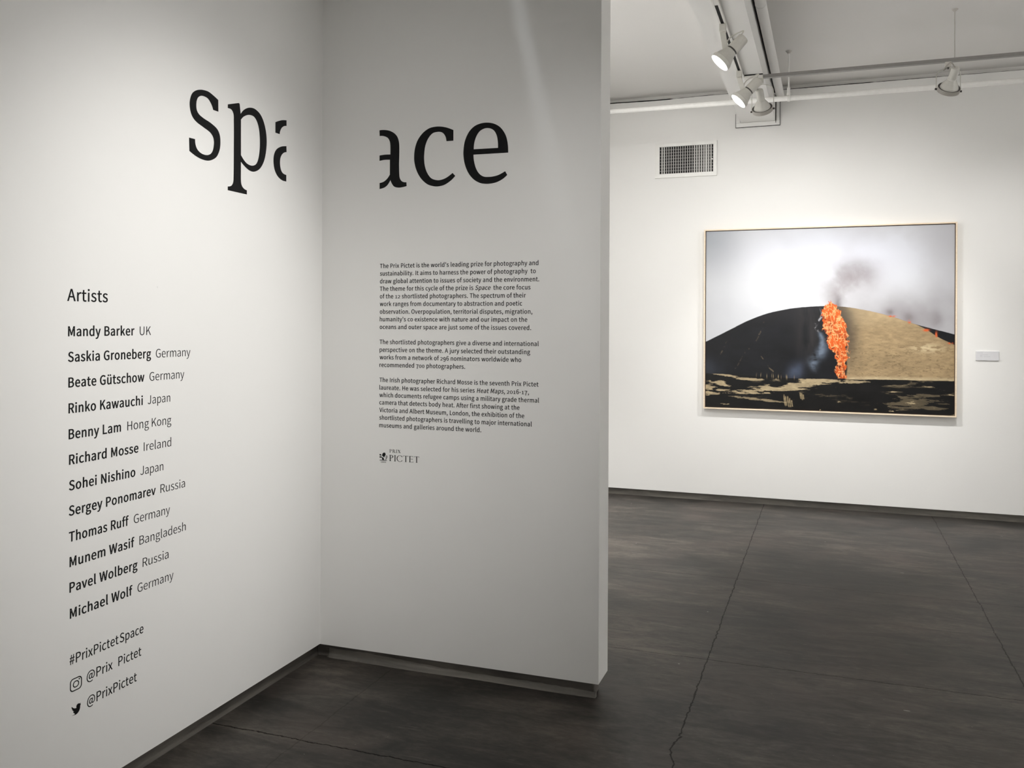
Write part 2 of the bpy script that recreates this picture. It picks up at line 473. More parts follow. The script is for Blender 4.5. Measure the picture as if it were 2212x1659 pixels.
# ------------------------------------------------------------------ lettering
GLYPHS = {' ':[314,[]],'#':[777,[[[154,107,141,0,169,0],[197,0,224,0,237,107],[250,214,263,321,332,321],[401,321,471,321,458,214],[445,107,433,0,461,0],[489,0,517,0,529,107],[542,214,555,321,603,321],[652,321,700,321,700,350],[700,380,700,409,655,409],[611,409,566,409,576,486],[585,564,595,641,641,641],[686,641,731,641,731,671],[731,700,731,730,689,730],[647,730,605,730,617,825],[629,921,641,1017,613,1017],[585,1017,557,1017,545,921],[533,825,521,730,451,730],[382,730,312,730,324,825],[337,921,349,1017,321,1017],[294,1017,266,1017,254,921],[242,825,230,730,182,730],[134,730,87,730,87,700],[87,671,87,641,131,641],[176,641,220,641,210,564],[200,486,190,409,146,409],[101,409,56,409,56,380],[56,350,56,321,97,321],[138,321,179,321,167,214]],[[343,409,273,409,283,486],[293,564,303,641,372,641],[442,641,511,641,501,564],[492,486,482,409,412,409]]]],"'":[389,[[[146,763,154,676,181,676],[207,676,234,676,242,763],[250,850,258,937,259,985],[260,1032,261,1080,216,1080],[171,1080,126,1080,127,1032],[128,985,129,937,137,850]]]],',':[389,[[[95,-241,105,-266,231,-213],[310,-108,310,27,310,120],[269,176,202,176,150,176],[105,143,105,87,105,31],[148,-3,199,-3,204,-2],[209,-2,214,-1,213,-85],[161,-153,74,-190,85,-216]]]],'-':[486,[[[64,376,64,343,184,343],[303,343,423,343,423,376],[423,408,423,441,303,441],[184,441,64,441,64,408]]]],'.':[389,[[[143,-18,195,-18,245,-18],[287,21,287,78,287,137],[245,176,195,176,143,176],[102,137,102,78,102,21]]]],'0':[777,[[[193,-18,389,-18,584,-18],[709,158,709,517,709,873],[584,1045,389,1045,193,1045],[70,873,70,517,70,158]],[[506,85,389,85,273,85],[193,216,193,517,193,817],[273,944,389,944,506,944],[585,817,585,517,585,216]]]],'1':[777,[[[123,35,123,0,311,0],[499,0,686,0,686,35],[686,71,686,106,618,106],[549,106,480,106,480,413],[480,720,480,1027,448,1027],[415,1027,382,1027,326,994],[261,971,169,954,169,927],[169,900,169,873,231,873],[292,873,353,873,353,617],[353,362,353,106,276,106],[200,106,123,106,123,71]]]],'2':[777,[[[62,25,62,0,277,0],[492,0,707,0,707,37],[707,74,707,111,613,111],[518,111,423,111,371,111],[308,105,255,101,496,329],[658,538,658,744,658,926],[542,1045,359,1045,228,1045],[139,986,56,895,81,871],[106,846,130,822,188,891],[259,941,343,941,471,941],[532,856,532,738,532,562],[384,357,62,76,62,50]]]],'5':[777,[[[206,-18,367,-18,539,-18],[703,109,703,333,703,560],[563,661,394,661,332,661],[286,646,239,620,248,719],[257,818,266,917,395,917],[524,917,653,917,653,954],[653,990,653,1027,486,1027],[320,1027,154,1027,143,867],[132,707,120,548,143,533],[166,519,189,504,248,543],[291,564,360,564,489,564],[573,478,573,331,573,181],[476,88,354,88,235,88],[160,143,102,202,81,174],[59,146,38,118,108,49]]]],'6':[777,[[[225,-18,422,-18,581,-18],[717,116,717,315,717,531],[605,637,431,637,352,637],[262,591,199,514,204,832],[321,940,464,940,525,940],[587,909,626,861,650,887],[675,914,699,940,641,1001],[564,1045,458,1045,259,1045],[78,892,78,490,78,151]],[[216,199,202,412,269,507],[347,542,410,542,535,542],[595,454,595,315,595,175],[520,83,422,83,293,83]]]],'7':[777,[[[296,389,277,0,322,0],[366,0,410,0,427,402],[471,641,711,950,711,975],[711,1001,711,1027,497,1027],[283,1027,69,1027,69,990],[69,954,69,917,235,917],[401,917,567,917,366,637]]]],'8':[777,[[[202,-18,392,-18,584,-18],[713,98,713,246,713,388],[630,465,541,517,541,519],[541,521,541,524,601,571],[676,664,676,772,676,930],[570,1042,395,1042,235,1042],[113,937,113,782,113,674],[178,597,252,545,252,543],[252,541,252,539,158,489],[64,392,64,255,64,97]],[[531,619,462,557,340,605],[230,660,230,782,230,881],[298,947,394,947,503,947],[567,867,567,765,567,689]],[[513,77,394,77,270,77],[178,157,178,266,178,364],[237,445,319,499,465,440],[591,389,591,251,591,148]]]],'9':[777,[[[217,-18,329,-18,521,-18],[702,141,702,557,702,884],[553,1045,356,1045,196,1045],[62,912,62,711,62,500],[174,389,345,389,430,389],[518,438,581,514,571,196],[457,88,325,88,258,88],[196,118,151,167,128,140],[105,113,81,87,139,27]],[[566,833,580,622,511,524],[434,485,366,485,244,485],[182,574,182,711,182,853],[258,945,357,945,487,945]]]],'@':[1325,[[[324,-242,629,-242,738,-242],[836,-217,927,-162,915,-137],[904,-112,892,-87,824,-127],[735,-157,639,-157,373,-157],[172,17,172,322,172,688],[443,926,721,926,1006,926],[1155,741,1155,487,1155,286],[1043,164,944,164,859,164],[828,224,859,349,879,453],[900,557,920,661,892,661],[864,661,836,661,830,640],[824,618,818,597,817,597],[816,597,815,597,786,648],[744,674,690,674,507,674],[388,476,388,311,388,168],[471,88,577,88,647,88],[717,136,768,196,769,196],[770,196,772,196,782,116],[847,77,933,77,1074,77],[1245,220,1245,493,1245,801],[1046,1011,732,1011,382,1011],[78,737,78,318,78,-48]],[[646,176,602,176,539,176],[492,217,492,318,492,437],[569,584,690,584,734,584],[762,567,791,518,777,436],[762,353,748,270,693,204]]]],'A':[852,[[[121,342,6,0,49,0],[92,0,136,0,169,105],[202,209,235,314,360,314],[486,314,611,314,643,209],[676,105,709,0,754,0],[800,0,846,0,730,342],[613,684,497,1027,449,1027],[401,1027,353,1027,237,684]],[[371,416,268,416,284,469],[301,521,318,574,354,690],[388,801,420,922,422,922],[424,922,426,922,459,803],[492,690,529,574,546,521],[562,469,578,416,475,416]]]],'B':[920,[[[141,342,141,0,250,0],[359,0,468,0,697,0],[857,99,857,301,857,441],[770,522,648,546,648,549],[648,551,648,553,745,584],[798,674,798,776,798,957],[653,1027,445,1027,344,1027],[243,1027,141,1027,141,684]],[[321,591,270,591,270,702],[270,813,270,924,323,924],[376,924,429,924,590,924],[671,880,671,759,671,654],[599,591,423,591,372,591]],[[330,104,270,104,270,232],[270,361,270,490,330,490],[390,490,450,490,630,490],[730,433,730,305,730,167],[626,104,450,104,390,104]]]],'G':[965,[[[275,-18,545,-18,682,-18],[796,32,861,101,861,245],[861,388,861,532,749,532],[636,532,524,532,524,496],[524,460,524,424,597,424],[669,424,742,424,742,335],[742,245,742,155,702,118],[630,95,557,95,338,95],[214,258,214,517,214,773],[349,931,556,931,658,931],[725,888,777,835,801,863],[824,891,847,919,789,980],[695,1045,552,1045,280,1045],[81,845,81,513,81,179]]]],'H':[1020,[[[141,342,141,0,184,0],[227,0,270,0,270,162],[270,323,270,485,430,485],[590,485,749,485,749,323],[749,162,749,0,793,0],[836,0,880,0,880,342],[880,684,880,1027,836,1027],[793,1027,749,1027,749,883],[749,740,749,597,590,597],[430,597,270,597,270,740],[270,883,270,1027,227,1027],[184,1027,141,1027,141,684]]]],'I':[410,[[[141,342,141,0,184,0],[227,0,270,0,270,342],[270,684,270,1027,227,1027],[184,1027,141,1027,141,684]]]],'J':[749,[[[202,-18,332,-18,532,-18],[615,123,615,301,615,543],[615,785,615,1027,571,1027],[528,1027,485,1027,485,789],[485,551,485,314,485,158],[430,95,319,95,245,95],[188,129,141,211,111,189],[80,167,49,144,109,38]]]],'K':[905,[[[141,342,141,0,184,0],[227,0,270,0,270,108],[270,217,270,325,329,395],[388,465,447,535,549,357],[652,178,755,0,803,0],[851,0,899,0,775,212],[652,425,528,637,635,767],[743,897,850,1027,801,1027],[752,1027,703,1027,560,855],[416,683,273,511,272,511],[271,511,270,511,270,683],[270,855,270,1027,227,1027],[184,1027,141,1027,141,684]]]],'L':[761,[[[141,342,141,0,334,0],[527,0,720,0,720,37],[720,74,720,111,570,111],[420,111,270,111,270,416],[270,721,270,1027,227,1027],[184,1027,141,1027,141,684]]]],'M':[1137,[[[141,342,141,0,180,0],[219,0,258,0,258,190],[258,379,258,569,258,657],[249,782,241,871,243,871],[245,871,246,871,274,793],[302,715,329,637,394,459],[459,282,524,104,553,104],[582,104,611,104,675,282],[739,459,804,637,831,715],[859,793,887,871,888,871],[890,871,892,871,885,782],[875,657,875,569,875,379],[875,190,875,0,915,0],[956,0,996,0,996,342],[996,684,996,1027,944,1027],[892,1027,840,1027,775,844],[710,661,644,478,620,408],[599,335,573,263,571,263],[569,263,567,263,542,335],[520,408,493,478,428,661],[362,844,297,1027,245,1027],[193,1027,141,1027,141,684]]]],'N':[1013,[[[141,342,141,0,182,0],[223,0,263,0,263,180],[263,359,263,539,263,647],[254,756,248,860,250,860],[252,860,254,860,290,789],[327,719,364,648,489,432],[613,216,738,0,782,0],[827,0,871,0,871,342],[871,684,871,1027,830,1027],[789,1027,748,1027,748,849],[748,671,748,493,748,387],[758,270,766,168,764,168],[761,168,759,168,722,239],[685,309,648,380,523,595],[398,811,273,1027,229,1027],[185,1027,141,1027,141,684]]]],'O':[1039,[[[262,-18,520,-18,777,-18],[958,188,958,517,958,846],[777,1045,520,1045,262,1045],[81,846,81,517,81,188]],[[704,95,520,95,335,95],[214,261,214,517,214,773],[335,931,520,931,704,931],[825,773,825,517,825,261]]]],'P':[887,[[[141,342,141,0,184,0],[227,0,270,0,270,136],[270,273,270,409,327,409],[383,409,440,409,665,409],[818,508,818,725,818,950],[664,1027,434,1027,337,1027],[239,1027,141,1027,141,684]],[[321,514,270,514,270,650],[270,786,270,922,319,922],[368,922,417,922,598,922],[689,875,689,725,689,578],[604,514,423,514,372,514]]]],'R':[889,[[[328,539,270,539,270,667],[270,794,270,922,328,922],[385,922,443,922,604,922],[692,874,692,739,692,605],[604,539,443,539,385,539]],[[621,145,704,0,753,0],[802,0,850,0,763,150],[676,300,590,450,728,483],[821,578,821,739,821,952],[671,1027,462,1027,355,1027],[248,1027,141,1027,141,684],[141,342,141,0,184,0],[227,0,270,0,270,145],[270,290,270,436,332,436],[394,436,455,436,538,290]]]],'S':[835,[[[280,-18,426,-18,640,-18],[775,111,775,273,775,426],[682,496,563,548,514,569],[466,590,417,611,338,644],[246,682,246,783,246,874],[322,931,438,931,534,931],[609,895,672,836,695,864],[717,891,739,919,668,993],[560,1045,438,1045,252,1045],[115,931,115,773,115,623],[228,550,324,510,373,488],[422,467,471,445,569,402],[643,368,643,262,643,162],[563,95,427,95,321,95],[217,146,144,223,119,193],[93,163,67,133,155,41]]]],'T':[839,[[[354,306,354,0,398,0],[441,0,485,0,485,306],[485,612,485,917,588,917],[692,917,796,917,796,954],[796,990,796,1027,545,1027],[294,1027,43,1027,43,990],[43,954,43,917,147,917],[251,917,354,917,354,612]]]],'U':[1010,[[[296,-18,506,-18,714,-18],[874,94,874,423,874,624],[874,825,874,1027,832,1027],[791,1027,749,1027,749,824],[749,622,749,420,749,174],[641,95,506,95,371,95],[266,174,266,420,266,622],[266,824,266,1027,223,1027],[180,1027,137,1027,137,825],[137,624,137,423,137,94]]]],'V':[805,[[[220,342,329,0,379,0],[429,0,479,0,588,342],[697,684,805,1027,761,1027],[718,1027,674,1027,619,841],[563,656,508,471,473,350],[448,252,409,132,407,132],[405,132,403,132,366,252],[339,350,304,471,248,656],[193,841,137,1027,92,1027],[47,1027,1,1027,111,684]]]],'W':[1230,[[[181,342,254,0,305,0],[356,0,408,0,458,206],[509,413,560,619,577,700],[597,775,612,853,614,853],[616,853,618,853,634,775],[650,700,668,619,720,413],[772,206,824,0,876,0],[928,0,980,0,1051,342],[1121,684,1192,1027,1151,1027],[1110,1027,1069,1027,1032,840],[995,654,958,468,940,357],[920,246,902,134,899,134],[896,134,894,134,868,246],[846,359,821,468,773,654],[725,840,678,1027,638,1027],[599,1027,559,1027,512,840],[465,654,417,468,392,357],[367,246,345,134,343,134],[341,134,339,134,318,246],[298,357,277,468,241,654],[205,840,169,1027,125,1027],[81,1027,36,1027,109,684]]]],'a':[789,[[[176,-18,304,-18,398,-18],[483,31,556,91,557,91],[559,91,560,91,564,61],[568,30,571,0,606,0],[641,0,676,0,676,156],[676,312,676,468,676,657],[599,780,413,780,290,780],[183,725,115,681,131,651],[148,622,164,592,224,633],[304,674,392,674,517,674],[549,580,549,482,225,445],[83,363,83,197,83,60]],[[413,85,340,85,265,85],[206,119,206,206,206,304],[293,367,549,396,549,326],[549,255,549,185,475,119]]]],'b':[866,[[[394,-18,464,-18,637,-18],[794,132,794,392,794,627],[688,780,492,780,406,780],[322,732,252,674,254,719],[256,764,258,810,258,911],[258,1013,258,1115,215,1115],[172,1115,129,1115,129,743],[129,372,129,0,163,0],[197,0,231,0,235,26],[239,52,242,78,244,78],[246,78,248,78,314,18]],[[569,90,443,90,392,90],[324,109,258,168,258,302],[258,435,258,569,329,636],[396,672,459,672,605,672],[661,560,661,391,661,203]]]],'c':[714,[[[227,-18,429,-18,520,-18],[606,18,675,77,656,106],[638,135,619,164,571,122],[510,88,440,88,300,88],[204,204,204,380,204,555],[305,672,444,672,503,672],[552,646,595,606,617,634],[638,662,660,690,606,738],[538,780,438,780,242,780],[73,633,73,380,73,127]]]],'d':[868,[[[197,-18,388,-18,479,-18],[560,31,619,90,620,90],[622,90,623,90,627,60],[631,30,634,0,669,0],[704,0,739,0,739,372],[739,743,739,1115,697,1115],[654,1115,611,1115,611,1017],[611,920,611,822,613,779],[615,735,618,692,550,746],[493,780,403,780,230,780],[74,626,74,380,74,126]],[[486,90,416,90,283,90],[206,197,206,381,206,555],[304,672,426,672,489,672],[548,650,611,592,611,459],[611,326,611,193,548,123]]]],'e':[776,[[[234,-18,437,-18,539,-18],[620,15,686,59,671,87],[656,116,641,144,584,106],[525,84,451,84,307,84],[207,188,199,350,370,350],[541,350,711,350,714,370],[717,395,717,423,717,640],[608,780,413,780,239,780],[73,627,73,380,73,129]],[[333,441,197,441,213,592],[308,678,416,678,535,678],[605,595,605,441,469,441]]]],'f':[455,[[[46,689,46,657,81,657],[115,657,150,657,150,438],[150,219,150,0,192,0],[235,0,277,0,277,219],[277,438,277,657,331,657],[385,657,438,657,438,691],[438,726,438,761,385,761],[331,761,277,761,277,801],[277,841,277,881,277,979],[312,1031,385,1031,412,1031],[443,1024,471,1010,480,1043],[489,1076,499,1109,464,1123],[419,1133,371,1133,220,1133],[150,1036,150,882,150,842],[150,801,150,761,115,758],[81,756,46,754,46,721]]]],'g':[790,[[[200,-350,385,-350,620,-350],[770,-228,770,-87,770,39],[681,94,506,94,456,94],[406,94,356,94,254,94],[223,129,223,176,223,218],[244,244,272,268,305,251],[347,241,384,241,541,241],[662,343,662,506,662,571],[637,627,601,662,653,662],[704,662,756,662,756,695],[756,728,756,761,668,761],[580,761,492,761,465,772],[427,780,384,780,231,780],[99,675,99,508,99,417],[148,343,199,304,199,302],[199,300,199,298,158,270],[115,220,115,157,115,97],[144,56,183,32,183,30],[183,28,183,25,112,-18],[71,-81,71,-147,71,-277]],[[472,328,384,328,297,328],[223,398,223,508,223,620],[296,686,384,686,475,686],[546,620,546,508,546,398]],[[550,-262,403,-262,265,-262],[183,-210,183,-129,183,-85],[206,-39,261,0,294,-8],[331,-11,359,-11,402,-11],[446,-11,490,-11,591,-11],[644,-36,644,-108,644,-186]]]],'h':[850,[[[129,372,129,0,172,0],[215,0,258,0,258,184],[258,368,258,552,333,629],[387,668,465,668,566,668],[609,608,609,465,609,310],[609,155,609,0,652,0],[694,0,737,0,737,161],[737,321,737,482,737,675],[664,780,504,780,401,780],[322,723,252,653,254,705],[256,757,258,810,258,911],[258,1013,258,1115,215,1115],[172,1115,129,1115,129,743]]]],'i':[385,[[[129,254,129,0,172,0],[215,0,258,0,258,254],[258,507,258,761,215,761],[172,761,129,761,129,507]],[[143,917,193,917,244,917],[279,951,279,1003,279,1052],[244,1085,193,1085,143,1085],[109,1052,109,1003,109,951]]]],'j':[385,[[[4,-339,49,-339,200,-339],[258,-242,258,-87,258,196],[258,478,258,761,215,761],[173,761,130,761,130,478],[130,196,130,-87,130,-179],[112,-237,36,-237,10,-237],[-17,-230,-36,-223,-45,-255],[-53,-287,-62,-319,-35,-331]],[[143,917,193,917,242,917],[279,951,279,1003,279,1052],[242,1085,193,1085,143,1085],[108,1052,108,1003,108,951]]]],'k':[773,[[[129,372,129,0,171,0],[213,0,255,0,255,67],[255,134,255,200,303,256],[350,311,398,367,472,245],[546,122,620,0,667,0],[713,0,759,0,663,151],[568,303,472,454,556,556],[641,658,725,761,678,761],[630,761,583,761,475,627],[368,493,261,360,259,360],[257,360,255,360,255,612],[255,863,255,1115,213,1115],[171,1115,129,1115,129,743]]]],'l':[398,[[[168,-18,263,-18,298,-18],[319,-13,338,-7,331,26],[325,58,319,91,305,88],[300,88,293,88,273,88],[258,104,258,143,258,467],[258,791,258,1115,215,1115],[172,1115,129,1115,129,794],[129,472,129,151,129,43]]]],'m':[1297,[[[129,254,129,0,172,0],[215,0,258,0,258,184],[258,368,258,552,326,630],[391,668,448,668,545,668],[590,608,590,465,590,310],[590,155,590,0,632,0],[675,0,717,0,717,184],[717,368,717,552,789,630],[850,668,909,668,1006,668],[1050,608,1050,465,1050,310],[1050,155,1050,0,1093,0],[1135,0,1178,0,1178,161],[1178,321,1178,482,1178,675],[1104,780,948,780,854,780],[776,720,696,634,665,724],[604,780,486,780,395,780],[317,723,249,650,248,650],[247,650,246,650,242,687],[238,724,234,761,199,761],[164,761,129,761,129,507]]]],'n':[854,[[[129,254,129,0,172,0],[215,0,258,0,258,184],[258,368,258,552,333,629],[387,668,465,668,566,668],[609,608,609,465,609,310],[609,155,609,0,652,0],[694,0,737,0,737,161],[737,321,737,482,737,675],[664,780,504,780,401,780],[321,723,249,650,248,650],[247,650,246,650,242,687],[238,724,234,761,199,761],[164,761,129,761,129,507]]]],'o':[849,[[[238,-18,424,-18,611,-18],[776,127,776,380,776,633],[611,780,424,780,238,780],[73,633,73,380,73,127]],[[556,88,424,88,293,88],[204,204,204,380,204,555],[293,672,424,672,556,672],[646,555,646,380,646,204]]]],'p':[868,[[[129,40,129,-321,172,-321],[215,-321,258,-321,258,-235],[258,-149,258,-63,256,-19],[255,26,254,70,322,13],[395,-18,464,-18,637,-18],[794,132,794,392,794,627],[688,780,492,780,403,780],[318,730,249,672,248,672],[247,672,246,672,242,702],[238,731,234,761,199,761],[164,761,129,761,129,400]],[[569,90,443,90,392,90],[325,109,258,168,258,302],[258,435,258,569,331,636],[396,672,459,672,605,672],[661,560,661,391,661,203]]]],'r':[543,[[[129,254,129,0,172,0],[215,0,258,0,258,163],[258,326,258,489,308,618],[385,665,448,665,480,665],[497,661,522,653,530,690],[538,726,546,763,522,776],[499,780,465,780,381,780],[303,718,249,622,248,622],[247,622,246,622,242,668],[238,714,234,761,199,761],[164,761,129,761,129,507]]]],'s':[655,[[[220,-18,328,-18,507,-18],[604,84,604,207,604,352],[483,397,373,438,287,471],[209,499,209,570,209,630],[254,681,350,681,417,681],[471,651,522,613,543,640],[563,667,584,693,527,741],[443,780,349,780,182,780],[87,685,87,564,87,434],[202,384,308,345,392,314],[482,277,482,200,482,134],[433,81,332,81,241,81],[174,118,106,172,86,144],[65,115,45,87,116,27]]]],'t':[528,[[[206,-18,367,-18,415,-18],[465,-4,508,10,500,42],[492,74,483,106,458,95],[424,85,396,85,308,85],[279,139,279,231,279,373],[279,515,279,657,348,657],[417,657,486,657,486,691],[486,726,486,761,417,761],[348,761,279,761,279,832],[279,903,279,975,243,975],[208,975,172,975,168,903],[163,832,158,761,118,758],[78,756,38,754,38,721],[38,689,38,657,76,657],[113,657,151,657,151,516],[151,376,151,235,151,83]]]],'u':[850,[[[190,-18,352,-18,455,-18],[531,36,602,119,604,119],[605,119,606,119,610,79],[613,40,616,0,652,0],[687,0,723,0,723,254],[723,507,723,761,680,761],[638,761,595,761,595,581],[595,401,595,221,522,132],[468,92,389,92,289,92],[246,153,246,294,246,450],[246,605,246,761,204,761],[161,761,118,761,118,600],[118,439,118,279,118,84]]]],'v':[730,[[[201,254,293,0,343,0],[393,0,443,0,532,254],[622,507,711,761,669,761],[627,761,585,761,537,616],[489,472,441,328,419,254],[394,176,371,104,369,104],[366,104,364,104,342,176],[318,254,294,328,246,472],[199,616,151,761,107,761],[63,761,18,761,110,507]]]],'w':[1123,[[[179,254,249,0,299,0],[348,0,398,0,434,136],[470,272,506,408,525,480],[541,552,557,629,560,629],[562,629,564,629,583,552],[597,482,616,410,653,274],[689,137,725,0,777,0],[829,0,881,0,950,254],[1018,507,1087,761,1046,761],[1005,761,964,761,927,614],[890,467,853,321,836,248],[822,179,807,109,804,109],[802,109,800,109,782,179],[765,248,746,321,707,467],[667,614,627,761,586,761],[544,761,503,761,463,614],[423,467,384,321,366,248],[349,179,333,109,331,109],[329,109,326,109,311,179],[297,248,282,321,244,467],[206,614,168,761,125,761],[81,761,38,761,108,507]]]],'x':[697,[[[105,132,21,0,66,0],[111,0,155,0,190,59],[224,119,258,178,284,224],[308,270,335,314,337,314],[339,314,342,314,371,270],[399,224,424,178,462,119],[499,59,536,0,583,0],[630,0,676,0,593,128],[509,256,426,384,503,509],[580,635,657,761,613,761],[568,761,524,761,493,705],[461,649,430,594,406,550],[385,510,363,466,360,466],[358,466,356,466,331,510],[304,550,282,594,247,649],[213,705,179,761,133,761],[87,761,41,761,118,639],[195,518,272,396,188,264]]]],'y':[730,[[[106,-328,141,-328,293,-328],[373,-213,426,-64,521,211],[616,486,711,761,670,761],[628,761,587,761,541,620],[495,479,450,339,430,270],[408,193,388,123,386,123],[383,123,381,123,354,195],[329,272,305,339,254,479],[203,620,151,761,107,761],[63,761,18,761,120,507],[222,253,324,-1,318,-21],[312,-40,307,-59,275,-153],[221,-223,136,-223,115,-223],[92,-216,77,-210,69,-244],[60,-278,52,-312,76,-322]]]],'z':[665,[[[49,23,49,0,241,0],[433,0,625,0,625,35],[625,69,625,104,486,104],[348,104,210,104,344,300],[478,496,612,692,612,715],[612,738,612,761,439,761],[266,761,92,761,92,726],[92,691,92,657,211,657],[331,657,450,657,316,461],[183,265,49,69,49,46]]]],'ü':[850,[[[190,-18,352,-18,455,-18],[531,36,602,119,604,119],[605,119,606,119,610,79],[613,40,616,0,652,0],[687,0,723,0,723,254],[723,507,723,761,680,761],[638,761,595,761,595,581],[595,401,595,221,522,132],[468,92,389,92,289,92],[246,153,246,294,246,450],[246,605,246,761,204,761],[161,761,118,761,118,600],[118,439,118,279,118,84]],[[230,920,273,920,318,920],[352,954,352,997,352,1041],[318,1074,273,1074,230,1074],[196,1041,196,997,196,954]],[[531,920,574,920,619,920],[653,954,653,997,653,1041],[619,1074,574,1074,531,1074],[497,1041,497,997,497,954]]]]}
